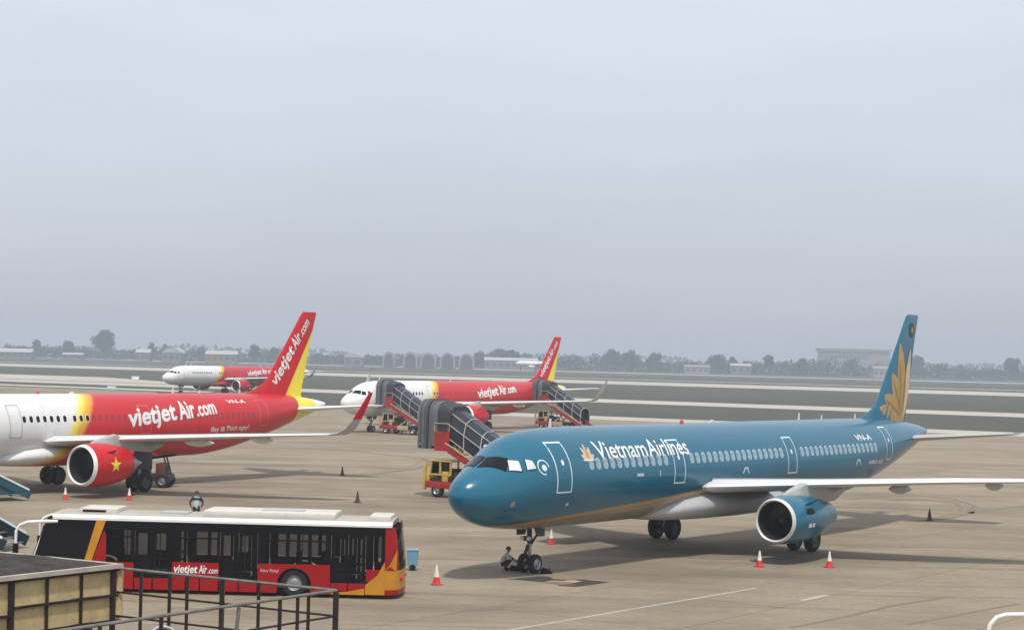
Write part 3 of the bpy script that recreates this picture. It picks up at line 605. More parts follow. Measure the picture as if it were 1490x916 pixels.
# round crest beside the cockpit and probe plate under it
polygon_on('crest_ring', [[(3.52 + .30 * math.cos(k * .2618), 4.42 + .30 * math.sin(k * .2618)) for k in range(20)] + [(3.52 + .25 * math.cos(k * .2618), 4.42 + .25 * math.sin(k * .2618)) for k in range(19, -1, -1)]], lambda u, v: sidept(u, v, .013), M['tealline'], fus)
polygon_on('crest_disc', [[(3.55 + .13 * math.cos(k * .5236), 4.40 + .13 * math.sin(k * .5236)) for k in range(12)]], lambda u, v: sidept(u, v, .013), M['tealline'], fus)
polygon_on('sensor_plate', [[(1.9 + .11 * math.cos(k * .5236), 3.02 + .13 * math.sin(k * .5236)) for k in range(12)]], lambda u, v: sidept(u, v, .013), M['steel'], fus)
for a in (19.3, 31.4): 
    polygon_on('hull_placard', [[(a, 3.62), (a + .12, 3.62), (a + .25, 3.82), (a + .42, 3.82), (a + .55, 3.62), (a + .67, 3.62), (a + .5, 3.92), (a + .17, 3.92)]], lambda u, v: sidept(u, v, .012), M['winrim'], fus)
for p, mt, nm in ((petal(41.6, 5.85, 38.15, 6.45, .62), 'gold', 'lotus_petal'), (petal(41.4, 5.85, 38.75, 7.1, .74), 'gold', 'lotus_petal'), (petal(41.4, 5.85, 39.72, 8.35, .80), 'gold', 'lotus_petal'), (petal(41.2, 5.85, 40.85, 10.05, .74), 'gold', 'lotus_petal'), (petal(41.5, 5.9, 42.35, 9.75, .46), 'palegold', 'lotus_petal')):
    polygon_on(nm, [p], lambda u, v: finpt(u, v, .02), M[mt], fin, .3)
for p in (petal(41.0, 6.4, 40.72, 9.2, .10), petal(41.1, 6.1, 39.9, 7.9, .10), petal(41.3, 6.2, 41.75, 8.9, .12), petal(41.0, 6.0, 38.9, 6.9, .08)):
    polygon_on('petal_shade', [p], lambda u, v: finpt(u, v, .032), M['golddark'], fin, .3)
polygon_on('round_emblem', [[(42.45 + .42 * math.cos(k * .393), 10.88 + .42 * math.sin(k * .393)) for k in range(16)]], lambda u, v: finpt(u, v, .02), M['navy'], fin, .3)
polygon_on('round_emblem', [[(42.48 + .17 * math.cos(k * .628), 10.88 + .17 * math.sin(k * .628)) for k in range(10)]], lambda u, v: finpt(u, v, .032), M['orange'], fin, .3)

def split_airliner(label, loc, heading, shift, detail, nm):
    colors_shift[nm] = 18.6 + shift
    lv = livery_split('split_livery', shift, WHITE, RED)
    r, f, fn, fp = airliner(nm, label, loc, heading, 'split', 'short', (lv, FINR, lv, M['red'], M['greyline']), detail, True)
    rot = .095
    for s, a, z, w, h in (('vietjet', 22.9, 3.90, 4.4, 1.12), ('Air', 27.45, 4.30, 1.65, 1.12), ('.com', 29.15, 4.47, 2.0, .92)):
        fus_text(f, s, a, z, w, h, M['white'], rot, .16, .028)
    if detail > 1:
        for w_, a_, l_ in (('Bay', 30.4, .8), ('là', 31.35, .4), ('Thích', 31.92, 1.1), ('ngay!', 33.2, 1.1)): fus_text(f, w_, a_, 3.42 + (a_ - 30.4) * .03, l_, .32, M['white'], .03, .15, .01)
        fus_text(f, 'VN-A', 32.5, 5.28, 1.9, .22, M['white'], 0, 0, .02)
    c, s_ = math.cos(.895), math.sin(.895)
    for s, d, w, h in (('vietjet', 0, 3.3, .86), ('Air', 3.38, 1.15, .86), ('.com', 4.58, 1.35, .68)):
        text_on('lettering', s, (lambda d: (lambda u, v: finpt(38.95 + (d + u) * c - v * s_, 6.35 + (d + u) * s_ + v * c, .02)))(d), M['white'], fn, w, h, .16, .025, 0, .3)
    return r
vj1 = split_airliner('white and red airliner with a gold star on its engine, cut by the frame', (-37.984, 97.74), 4.1351, 0, 2, 'airliner')
colors_shift.clear()
vj2 = split_airliner('white and red airliner served by two covered stair trucks, in mid distance', (-18.793, 206.94), 4.0905, -4.6, 1, 'airliner')
vj3 = split_airliner('hazy distant white and red airliner partly hidden behind the left airliner tail', (-70.7, 375), 4.10, -4.0, 0, 'airliner')

# ------------------------------------------------------------------ covered passenger stair trucks
def road_wheel(r=.45, w=.28):
    mb = MB(); mb.lathe([(-w / 2, r * .55), (-w / 2, r * .88), (-w * .3, r), (w * .3, r), (w / 2, r * .88), (w / 2, r * .55)], axis='y', n=24, m=0)
    for s in (-1, 1): mb.lathe([(s * w * .38, .02), (s * w * .40, r * .22), (s * w * .28, r * .34), (s * w * .32, r * .48), (s * w * .48, r * .56)], axis='y', n=24, m=1, caps=(True, False))
    return mb.mesh('wheel', [M['rubber'], M['steel']], 40)
WHEEL_TRUCK = road_wheel()
def arch(w, zs, zt, n=10, flat=.55):   # cross-section in (y,z): up one side, round the top, down the other
    pts = [(-w / 2, zs), (-w / 2, zs + (zt - zs) * .62)]
    for k in range(1, n): t = math.pi * (1 - k / n); pts.append((w / 2 * math.copysign(abs(math.cos(t)) ** flat, math.cos(t)), zs + (zt - zs) * (.62 + .38 * math.sin(t) ** .8)))
    return pts + [(w / 2, zs + (zt - zs) * .62), (w / 2, zs)]
def stair_truck(label, loc, rz, pal, floor=3.35, covered=True):
    """local x: 0 at the aircraft end, stairs come down towards +x"""
    side_m, cab_m, chas_m = pal
    t = thing('stair_truck', label, 'stair truck', loc, rz, 'passenger stair trucks on the apron')
    F = floor; run = 5.6; x1 = 2.0; xe = x1 + run
    # platform and red sides
    mb = MB().box(.0, x1, -1.1, 1.1, F - .16, F).box(-.15, .0, -1.25, 1.25, F - .14, F - .02); mb.build('platform', M['steel'], t)
    for s in (-1, 1):
        MB().box(.95, x1 + .1, s * 1.13 - .025, s * 1.13 + .025, F - .45, F + .75).build('side_panel', side_m, t)
        r = MB(); r.tube([(.95, s * 1.16, F + .75), (.95, s * 1.16, F + 1.25), (x1 + .1, s * 1.16, F + 1.25), (x1 + .1, s * 1.16, F + .75)], .03, 6); r.build('handrail', M['tan'], t)
        MB().beam((x1 + .05, s * 1.08, F - .32), (xe + .1, s * 1.08, .30), .09, .46).build('stringer', side_m, t)
        MB().beam((x1 - .2, s * 1.14, F + .06), (xe, s * 1.14, .62), .05, .10).build('handrail', M['white'] if not covered else M['tan'], t)
    if not covered:
        for s in (-1, 1): MB().prism([(x1 - .2, .45), (xe - .2, .40), (xe - .2, .55), (x1 - .2, F - .45)], s * 1.0 - .03, s * 1.0 + .03, 'y').build('skirt', side_m, t)
        MB().bbox(2.4, xe - 1.6, -.95, .95, .5, 1.35, .05).build('engine_housing', M['dark'], t, 40)
    n = 15
    st = MB().box(0, .32, -1.0, 1.0, -.02, .02).mesh('step', M['steel'])
    for k in range(n): link('step', st, t, (x1 + run * (k + .5) / n - .15, 0, F - (F - .25) * (k + 1) / n))
    if covered:
        # bellows end: upright ribs in turn pale and dark
        a = arch(2.5, F - .35, F + 2.75)
        for k in range(6):
            g = 1.0 if k % 2 == 0 else .94
            MB().loft([[(x, y * g, F - .35 + (z - F + .35) * (1 if k % 2 == 0 else .985)) for y, z in a] for x in (-.3 + k * .16, -.3 + k * .16 + .155)]).build('bellows_rib', M['bellows'] if k != 4 else M['bellowsdark'], t)
        a = arch(2.3, F - .05, F + 2.62)
        MB().loft([[(x, y, z) for y, z in a] for x in (.65, 1.15)]).build('cabin', M['bellows'], t, 40)
        # arched hood over the head of the stairs
        b2 = arch(2.2, F + .7, F + 2.55)
        MB().loft([[(x, y * sc, F + .7 + (z - F - .7) * sc - dz) for y, z in b2] for x, sc, dz in ((1.15, 1, 0), (1.7, 1, .02), (2.1, .98, .18))]).build('hood', M['bellowsdark'], t, 40)
        # stair canopy: dark panes between a pale frame, running parallel to the flight
        c0 = [(-1.06, .40), (-1.06, 1.25), (-.86, 1.95), (-.35, 2.22), (.35, 2.22), (.86, 1.95), (1.06, 1.25), (1.06, .40)]
        nb = 4; base = lambda u: (x1 - .1 + (run - .5) * u, F - (F - .25) * u * (run - .5) / run)
        for i in range(nb):
            u0, u1 = i / nb, (i + 1) / nb
            for j in range(len(c0) - 1):
                q = []
                for u in (u0 + .012, u1 - .012):
                    bx, bz = base(u); q += [(bx, c0[j][0], bz + c0[j][1]), (bx, c0[j + 1][0], bz + c0[j + 1][1])]
                mb = MB().add(q, [(0, 1, 3, 2)]); mb.build('canopy_pane', M['canopy'], t)
        for i in range(nb + 1):
            bx, bz = base(i / nb); MB().tube([(bx, y * 1.02, bz + z * 1.01) for y, z in c0], .035, 6).build('canopy_hoop', M['grey'] if i else M['bellows'], t)
        for j in (0, 1, 2, 5, 6, 7):
            p0, p1 = base(0), base(1); MB().tube([(p0[0], c0[j][0] * 1.02, p0[1] + c0[j][1] * 1.01), (p1[0], c0[j][0] * 1.02, p1[1] + c0[j][1] * 1.01)], .028, 6).build('canopy_bar', M['grey'], t)
    # truck under it: cab faces the aircraft
    mb = MB().beam((.6, -.45, .72), (xe - .9, -.45, .72), .14, .22).beam((.6, .45, .72), (xe - .9, .45, .72), .14, .22).box(2.6, xe - 1.2, -1.0, 1.0, .82, .95)
    mb.build('chassis', M['dark'], t)
    MB().bbox(.15, 2.7, -1.05, 1.05, .58, .98, .07).build('bumper', chas_m, t, 40)
    MB().bbox(.22, .48, -.98, .98, .98, 1.45, .05).build('grille', cab_m, t, 40)
    for y in (-.97, .97): MB().bbox(.05, .2, y - .12, y + .12, .45, 2.0, .03).build('guard_post', cab_m, t, 40)
    MB().bbox(.5, 2.2, -.9, .9, .98, 1.22, .05).bbox(2.3, 2.6, -.9, .9, .98, 1.6, .05).build('cab_body', M['dark'], t, 40)
    MB().bbox(1.45, 1.9, -.98, -.6, 1.0, 1.62, .04).build('tool_box', cab_m, t, 40)
    MB().tube([(.9, -.5, 1.1), (.82, -.5, 1.6), (1.0, -.5, 1.75)], .04, 8).bbox(1.0, 1.3, -.75, -.3, 1.2, 1.5, .04).build('controls', M['dark'], t, 40)
    cab = MB()
    for x in (.5, 1.3, 2.12):
        for y in (-.93, .93): cab.beam((x, y, 1.4), (x + (.12 if x < 1 else 0), y, 2.25), .10, .10)
    cab.bbox(.5, 2.25, -1.0, 1.0, 2.22, 2.31, .03)
    for y in (-.96, .96): cab.beam((.5, y, 1.42), (2.12, y, 1.42), .07, .09)
    c = cab.build('cab', cab_m, t, 40)
    MB().add([(.52, -.88, 1.46), (.52, .88, 1.46), (.62, .88, 2.22), (.62, -.88, 2.22)], [(0, 1, 2, 3)]).build('windscreen', M['glass'], c)
    MB().bbox(1.1, 1.9, -.7, .7, 1.3, 1.75, .08).build('seat', M['darkcloth'], c)
    for s in (-1, 1): MB().lathe([(0, .02), (.0, .11), (.06, .10)], (.13, s * .75, .78), n=14).build('headlight', M['lens'], t)
    for x in (1.1, xe - 2.6):
        for y in (-.88, .88): link('wheel', WHEEL_TRUCK, t, (x, y, .45))
    for s in (-1, 1):
        MB().beam((2.8, s * .78, .9), (4.6, s * .78, F - 1.35), .12, .16).beam((4.6, s * .82, .9), (2.6, s * .82, F - .2), .12, .16).build('lift_strut', cab_m, t)
        MB().bbox(2.75, 4.3, s * 1.02 - .08, s * 1.02 + .08, .5, .98, .03).build('locker', cab_m, t, 40)
    for s in (-1, 1): MB().beam((3.6, s * 1.0, .6), (3.6, s * 1.35, .05), .12, .12).box(3.42, 3.78, s * 1.35 - .18, s * 1.35 + .18, 0.0, .06).build('outrigger', M['dark'], t)
    return t
def on_plane(loc, hd, a, p, z=0):
    n = Vector((math.cos(hd), math.sin(hd))); pt = Vector((-math.sin(hd), math.cos(hd))); q = Vector(loc) - a * n + p * pt; return (q.x, q.y, z)
RZ = math.atan2(-.582, .813)
stair_truck('grey covered stair truck with red sides and yellow cab, behind the teal nose', (-4.75, 116.2, 0), RZ, (M['truckred'], M['yellow'], M['truckred']))
stair_truck('grey covered stair truck at the front door of the far red and white airliner', on_plane((-18.793, 206.94), 4.0905, 4.7, 2.25), RZ, (M['truckred'], M['tan'], M['truckred']))
stair_truck('grey covered stair truck at the rear door of the far red and white airliner', on_plane((-18.793, 206.94), 4.0905, 35.9, 2.0), RZ, (M['truckred'], M['tan'], M['truckred']), 3.55)
stair_truck('open blue passenger stairs beside the left airliner, cut by the frame', (-33.7, 100.9, 0), math.atan2(.66, .75), (M['bluestair'], M['bluestair'], M['bluestair']), 3.35, False)
stair_truck('open dark blue stair truck waiting behind the bus front, at the frame edge', (-28.6, 80.6, 0), math.atan2(-.18, .98), (M['navy'], M['navy'], M['navy']), 3.35, False)

# ------------------------------------------------------------------ apron bus
def bus():
    t = thing('apron_bus', 'long red and black airport bus with white roof and orange rear corner', 'bus', (-4.0, 67.25, 0), math.pi - R(2))
    L_, W, Z0, ZT = 13.1, 1.35, .14, 2.56
    glass = bpy.data.materials.new('tinted_glass'); glass.use_nodes = True; n = glass.node_tree; b = n.nodes['Principled BSDF']
    b.inputs['Base Color'].default_value = rgb(.006, .007, .01); b.inputs['Roughness'].default_value = .05; b.inputs['Specular IOR Level'].default_value = .25
    tr = n.nodes.new('ShaderNodeBsdfTransparent'); tr.inputs[0].default_value = rgb(.9, .9, .92); mx = n.nodes.new('ShaderNodeMixShader'); mx.inputs[0].default_value = .68
    n.links.new(b.outputs[0], mx.inputs[1]); n.links.new(tr.outputs[0], mx.inputs[2]); n.links.new(mx.outputs[0], n.nodes['Material Output'].inputs[0])
    M['tint'] = glass
    MB().bbox(.35, 12.9, -1.2, 1.2, .30, .42, .02).build('floor', M['dark'], t)
    MB().box(.4, 12.6, -1.15, 1.15, .14, .30).build('underframe', M['black'], t)
    # roof, edge and rooftop units
    MB().loft([[(x, y * k, z) for y, z in ((-1.2, 2.60), (-1.2, 2.73), (-.9, 2.765), (0, 2.785), (.9, 2.765), (1.2, 2.73), (1.2, 2.60))] for x, k in ((.05, .95), (.3, 1), (11.9, 1), (12.35, .97))]).build('roof', M['roofcream'], t, 30)
    for s in (-1, 1): MB().loft([[(x, s * y * k, z) for y, z in ((1.35, 2.555), (1.35, 2.64), (1.31, 2.70), (1.195, 2.735), (1.195, 2.60))] for x, k in ((.05, .95), (.3, 1), (11.9, 1), (12.35, .97))]).build('roof_edge', M['white'], t, 30)
    MB().bbox(2.15, 6.95, -.95, 1.0, 2.74, 2.97, .07).build('roof_unit', M['unitcream'], t, 40)
    MB().bbox(.15, .95, -.8, .85, 2.74, 2.92, .05).build('roof_unit', M['unitcream'], t, 40)
    MB().bbox(10.1, 11.5, -.7, .8, 2.72, 2.94, .06).build('roof_unit', M['unitcream'], t, 40)
    MB().box(10.5, 11.35, .795, .812, 2.80, 2.88).build('vent_grille', M['black'], t)
    MB().box(3.4, 4.9, -.4, .4, 2.965, 2.99).build('roof_hatch', M['grey'], t)
    MB().box(7.6, 8.6, -.4, .5, 2.77, 2.83).build('roof_hatch', M['grey'], t)
    doors = [(.97, 2.22), (4.85, 6.22), (7.95, 9.30)]
    for s in (1, -1):
        y0, y1 = (s * (W - .05), s * W) if s > 0 else (s * W, s * (W - .05))
        # black header band, pillars
        MB().box(.28, 12.3, y0, y1, 2.24, 2.555).build('header_band', M['black'], t)
        for x0, x1, zb in ((.28, .42, 1.2), (.80, .97, 1.05), (2.22, 2.42, 1.2), (2.92, 3.05, 1.2), (3.72, 3.85, 1.2), (4.55, 4.85, 1.1), (6.22, 6.32, 1.1), (7.06, 7.18, 1.1), (7.62, 7.95, 1.1), (9.30, 9.44, 1.08), (10.35, 10.62, 1.05)):
            MB().box(x0, x1, y0, y1, zb, 2.24).build('pillar', M['black'], t)
        # panes set into the openings, with a top light bar
        for x0, x1, zb, bar in ((.42, .80, 1.2, 0), (2.42, 2.92, 1.2, 1), (3.05, 3.72, 1.2, 1), (3.85, 4.55, 1.2, 1), (6.32, 7.06, 1.17, 1), (7.18, 7.62, 1.17, 1), (9.44, 10.35, 1.08, 1)):
            yy = s * (W - .028); MB().box(x0, x1, yy - .004, yy + .004, zb, 2.24).build('window', M['tint'], t)
            if bar: MB().box(x0, x1, y0 + s * .002, y1 + s * .002, 1.98, 2.03).build('window_bar', M['black'], t)
        # drivers side glass, raked orange stripe
        yy = s * (W - .02); MB().add([(10.62, yy, 1.05), (12.95, yy, 1.0), (12.62, yy, 2.3), (12.3, yy, 2.5), (10.62, yy, 2.5), (10.62, yy + s * .012, 1.05), (12.95, yy + s * .012, 1.0), (12.62, yy + s * .012, 2.3), (12.3, yy + s * .012, 2.5), (10.62, yy + s * .012, 2.5)], [(0, 1, 2, 3, 4), (5, 6, 7, 8, 9)]).build('cab_side_window', M['glass'], t)
        ys = s * (W + .004)
        MB().prism([(10.36, 2.55), (10.70, 2.55), (11.12, 1.05), (10.86, 1.05)], ys - .004, ys + .004, 'y').build('orange_stripe', M['orange'], t)
        MB().prism([(10.33, 2.05), (10.41, 2.2), (10.84, 1.05), (10.33, 1.05)], ys - .005, ys + .003, 'y').build('red_stripe', M['busred'], t)
        # red lower panels with the rear wheel arch
        def panel(nm, pts, mt): MB().prism(pts, y0, y1 + s * .003, 'y').build(nm, mt, t)
        for cx, xa, xb in ((3.53, 2.24, 4.83), (10.95, 9.32, 12.9)):
            ar = [(cx + .62 * math.cos(R(a)), .42 + .62 * math.sin(R(a))) for a in range(196, -17, -14)]
            panel('lower_panel', [(xa, Z0), ] + [(cx - .62, Z0)] + ar + [(cx + .62, Z0), (xb, Z0), (xb, 1.16 if xa < 3 else 1.06), (xa, 1.18 if xa < 3 else 1.08)], M['busred'])
        panel('lower_panel', [(6.24, .57), (7.93, .57), (7.93, 1.14), (6.24, 1.14)], M['busred'])
        panel('lower_panel', [(.28, .62), (.95, .62), (.95, 1.05), (.28, 1.05)], M['busred'])
        x = 6.24
        for x0, x1 in ((.99, 1.58), (1.62, 2.20), (4.87, 5.5), (5.55, 6.2), (6.26, 6.9), (6.95, 7.4), (7.45, 7.9), (7.97, 8.6), (8.65, 9.28)):
            MB().box(x0, x1, y0, y1 + s * .004 if s > 0 else y1, Z0 + (.12 if x0 < 2 else 0), .545 if x0 < 6.25 or x0 > 7.95 else .56).build('skirt_panel', M['busred'], t)
        # doors: two leaves, each a dark frame round two panes
        for d0, d1 in doors:
            dm = (d0 + d1) / 2
            for x0, x1 in ((d0 + .02, dm - .01), (dm + .01, d1 - .02)):
                fr = MB()
                for a, b_, c, d in ((x0, x1, .56, .66), (x0, x1, 2.14, 2.24), (x0, x0 + .11, .66, 2.14), (x1 - .11, x1, .66, 2.14), (x0 + .11, x1 - .11, 1.20, 1.27), (x0 + .11, x1 - .11, .92, .97)): fr.box(a, b_, y0, y1 - s * .006, c, d)
                dl = fr.build('door', M['black'], t)
                leafdark = x0 > dm
                for zb, zt in ((.66, .92), (.97, 1.20), (1.27, 2.14)):
                    MB().box(x0 + .11, x1 - .11, s * (W - .03) - .003, s * (W - .03) + .003, zb, zt).build('door_pane', M['tint'] if not leafdark or zb > 1.2 else M['glass'], dl)
        # orange rear swoosh
        panel2 = [(.28, .16), (.97, .16), (.97, .50), (.55, .85), (.28, 1.35)]
        MB().prism(panel2, s * W - .004, s * W + .008, 'y').build('orange_swoosh', M['orange'], t)
        MB().prism([(1.0, .145), (2.2, .145), (2.2, .2), (1.62, .25), (1.0, .38)], s * W - .004, s * W + .008, 'y').build('orange_swoosh', M['orange'], t)
        for x in (3.53, 10.95): link('wheel', BUSWHEEL, t, (x, s * 1.15, .50))
        MB().lathe([(-.05, .60), (.0, .60)], (3.53, s * 1.05, .42), 'y', 24, caps=(True, True)).build('wheel_well', M['black'], t)
    # rounded rear: corner columns and a raked rear window between them
    prof = [(.28, 1.35)] + [(.28 - .50 * math.sin(R(a)), 1.35 - .50 * (1 - math.cos(R(a)))) for a in (18, 36, 54, 72, 90)] + [(-.30, .5), (-.31, 0)]
    full = [(x, y) for x, y in prof] + [(x, -y) for x, y in prof[::-1][1:]]
    def wall(nm, i0, i1, zs, mt, par=t):
        mb = MB(); mb.loft([[(x + (.10 * max(0, (z - 1.2)) ** 1.3), y, z) for x, y in full[i0:i1]] for z in zs], 0, closed=False); return mb.build(nm, mt, par, 40)
    N_ = len(full)
    zs_ = (1.02, 1.3, 1.6, 1.9, 2.2, 2.45, 2.52, 2.555)
    wall('rear_corner', 0, 5, zs_, M['busred']); wall('rear_corner', N_ - 5, N_, zs_, M['busred'])
    wall('rear_window', 4, N_ - 4, zs_[1:6], M['glass']); wall('rear_panel', 4, N_ - 4, (1.02, 1.3), M['black']); wall('rear_panel', 4, N_ - 4, (2.45, 2.55, 2.66), M['black'])
    wall('rear_bumper', 0, N_, (.34, .6, 1.02), M['orange']); wall('rear_skirt', 0, N_, (.16, .34), M['busred'])
    mb = MB(); mb.add([(.30 - .0, 1.35 + .012, 1.0), (-.12, 1.19, 1.02), (-.14, 1.19, 1.75), (.1, 1.34, 1.25)], [(0, 1, 2, 3)]).build('orange_swoosh', M['orange'], t)
    for s in (-1, 1): MB().bbox(-.31, -.22, s * .72 - .13, s * .72 + .13, .62, .74, .02).build('tail_light', M['red'], t)
    # front: raked windscreen and nose
    MB().loft([[(12.3, 1.34, 2.5), (12.62, 1.2, 2.35), (12.72, .7, 2.34), (12.74, 0, 2.34), (12.72, -.7, 2.34), (12.62, -1.2, 2.35), (12.3, -1.34, 2.5)], [(12.95, 1.34, 1.0), (13.12, 1.2, 1.0), (13.22, .7, 1.0), (13.24, 0, 1.0), (13.22, -.7, 1.0), (13.12, -1.2, 1.0), (12.95, -1.34, 1.0)]], closed=False).build('windscreen', M['glass'], t, 60)
    MB().loft([[(12.3, 1.34, 2.7), (12.5, 1.2, 2.62), (12.6, 0, 2.62), (12.5, -1.2, 2.62), (12.3, -1.34, 2.7)], [(12.3, 1.34, 2.5), (12.62, 1.2, 2.35), (12.74, 0, 2.34), (12.62, -1.2, 2.35), (12.3, -1.34, 2.5)]], closed=False).build('front_header', M['black'], t)
    MB().loft([[(x, 1.34, z), (x + .17, 1.2, z), (x + .28, .6, z), (x + .28, -.6, z), (x + .17, -1.2, z), (x, -1.34, z)] for x, z in ((12.93, 1.0), (12.98, .6), (12.93, .2))], closed=False).build('front_panel', M['busred'], t, 40)
    MB().tube([(13.02, 1.30, 1.02), (12.78, 1.31, 1.7), (12.58, 1.30, 2.28)], .028, 8).build('windscreen_edge', M['white'], t, 60)
    for s in (-1, 1):
        MB().tube([(12.1, s * 1.33, 2.48), (12.6, s * 1.4, 2.47), (13.15, s * 1.5, 2.44), (13.42, s * 1.5, 2.33), (13.55, s * 1.5, 2.12), (13.56, s * 1.5, 1.66)], [.055, .065, .06, .055, .055, .05], 10).build('mirror_arm', M['white'], t, 60)
        MB().bbox(13.48, 13.64, s * 1.5 - .13, s * 1.5 + .13, 1.25, 1.68, .04).build('mirror', M['black'], t, 40)
    # inside: poles and seats seen through the glass
    for x in (1.6, 3.4, 5.5, 7.3, 8.6, 9.8): MB().tube([(x, .35, .42), (x, .35, 2.6)], .022, 6).build('grab_pole', M['yellow'], t)
    for x in (2.7, 3.6, 10.2): MB().bbox(x, x + .1, -1.0, -.2, .8, 1.45, .03).bbox(x, x + .45, -1.0, -.2, .75, .85, .03).build('seat', M['darkcloth'], t, 40)
    y = W + .012
    text_on('lettering', 'vietjet', lambda u, v: (7.86 - u, y, .77 + v), M['white'], t, .86, .30, .16, .02, 0, 0)
    text_on('lettering', 'Air', lambda u, v: (6.96 - u, y, .77 + v), M['white'], t, .30, .30, .16, .02, 0, 0)
    text_on('lettering', '.com', lambda u, v: (6.63 - u, y, .77 + v), M['white'], t, .36, .22, .16, .01, 0, 0)
    text_on('lettering', 'Enjoy Flying!', lambda u, v: (4.74 - u, y, .88 + v), M['pinktext'], t, .66, .11, .16, .01, 0, 0)
    return t
BUSWHEEL = road_wheel(.50, .30)
bus()

# ------------------------------------------------------------------ cones
def cone(dark=False):
    t = thing('traffic_cone', '', 'cone', (0, 0, 0), 0, 'red and white cones on the apron' if not dark else 'dark weathered cones on the apron')
    cr_, cw_ = (M['conered'], M['conewhite']) if not dark else (M['conedark'], M['conedark'])
    MB().bbox(-.20, .20, -.20, .20, 0, .05, .02).build('base', cr_, t, 40)
    MB().lathe([(.04, .165), (.12, .14), (.30, .105)], axis='z', n=20).build('lower_band', cr_, t, 40)
    MB().lathe([(.30, .105), (.50, .068)], axis='z', n=20).build('reflective_band', cw_, t, 40)
    MB().lathe([(.50, .068), (.66, .042), (.72, .034), (.73, .02)], axis='z', n=20, caps=(False, True)).build('tip', cw_, t, 40)
    return t
c0 = cone(); first = True; DK = ((-8.88, 109.1, .95, 'dark weathered cone on open concrete above the bus rear'), (-11.97, 133, .95, 'small dark weathered cone beside the faded yellow curve'), (24.2, 105.8, .95, 'dark weathered cone far right, out beyond the teal airliner wing'))
for i, (x, y, k, lb) in enumerate(DK):
    c = d0 = cone(True) if i == 0 else dup(d0)
    c.location = (x, y, 0); c.rotation_euler = (0, 0, x * 7); c.scale = (k,) * 3; c['label'] = lb
first = True
for x, y, k, lb in ((-2.65, 70.6, 1.02, 'red and white cone right of the bus rear, nearest of all'), (10.9, 79.5, .95, 'red and white cone just left of and in front of the teal engine'), (13.98, 79.9, .95, 'red and white cone just right of and in front of the teal engine'), (2.1, 87.2, .95, 'cone behind the teal airliner nose wheels, under its belly'), (-25.55, 106.6, .95, 'cone in front of the red engine inlet of the left airliner'), (-21.98, 107.2, .95, 'cone behind the red engine of the left airliner')):
    c = c0 if first else dup(c0); first = False
    c.location = (x, y, 0); c.rotation_euler = (0, 0, x * 7); c.scale = (k,) * 3; c['label'] = lb

# ------------------------------------------------------------------ painted markings, stains
def paint(name, poly, z, m):
    return struct(MB().add([(x, y, z) for x, y in poly], [tuple(range(len(poly)))]).build(name, m))
struct(ribbon('painted_line', [(-6.5, 50.3), (.12, 59.23), (9.74, 71.9)], .17, .004, M['roadwhite']))
struct(ribbon('painted_line', [(10.95, 68.4), (12.25, 70.3)], .28, .004, M['roadwhite']))
yc = [(-18.5, 173.8), (-13.7, 167), (-10.97, 163.4), (-8.4, 160), (-7.28, 153.9), (-7.65, 146.8), (-9.42, 140.7), (-12.35, 132.9)]
struct(ribbon('painted_line', yc, .35, .008, M['roadyellow'])); struct(ribbon('tyre_track', [(x + .9, y - .8) for x, y in yc], .7, .004, M['roaddark']))
for k, pts in enumerate(([(22.0, 121), (25.11, 124.6), (27.9, 126.5), (29.3, 124.4), (29.4, 118.2), (27.6, 111.9), (25.4, 107.9), (22.7, 104.9)], [(25.0, 121.6), (27.4, 123.4), (28.5, 120.6), (28.3, 116.3), (27.0, 111.7), (25.0, 108.4)])):
    struct(ribbon('painted_line', pts, .24, .008, M['roadyellow'])); struct(ribbon('tyre_track', [(x + .5, y) for x, y in pts], .35, .004, M['roaddark']))
struct(ribbon('tyre_track', [(28.0, 112.0), (30.7, 115.9), (36, 122)], .5, .004, M['roaddark']))
struct(ribbon('tyre_track', [(9.45, 61.2), (11.8, 64.2), (14.2, 67.6), (16.9, 70.5)], .22, .004, M['roaddark']))
struct(ribbon('tyre_track', [(13.6, 62.6), (16.2, 65.6), (19.1, 68.9)], .22, .004, M['roaddark']))
paint('oil_stain', [(-1.25, 63.5), (-.7, 63.6), (-.1, 64.5), (.2, 65.1), (-.2, 65.05), (-.7, 64.5)], .006, M['roaddark'])
paint('stand_marking', [(.10, 72.93), (.86, 72.55), (1.45, 72.28), (1.9, 73.1), (2.5, 74.2), (1.3, 74.15)], .006, M['roadblack'])
paint('stand_marking', [(2.85, 73.5), (3.43, 73.11), (4.1, 72.78), (3.37, 71.76), (2.7, 70.95), (2.0, 71.15), (2.25, 71.6), (2.7, 72.3)], .006, M['roadblack'])
paint('stand_marking', [(1.45, 72.2), (2.05, 72.36), (2.7, 71.9), (2.1, 71.45)], .010, M['roaddark'])
paint('stand_marking', [(1.7, 74.2), (2.19, 74.9), (2.95, 74.4), (3.2, 73.5), (2.45, 73.1), (1.9, 73.2)], .012, M['roadyellow'])
paint('stand_marking', [(2.0, 72.4), (2.5, 72.94), (3.0, 72.8), (2.68, 72.2)], .012, M['roadwhite'])
paint('stand_marking', [(2.02, 71.51), (2.72, 71.64), (2.64, 71.05), (2.07, 71.1)], .012, M['roadred'])
paint('stand_marking', [(1.9, 73.1), (2.4, 73.0), (2.35, 72.8), (1.85, 72.95)], .016, M['roadred'])

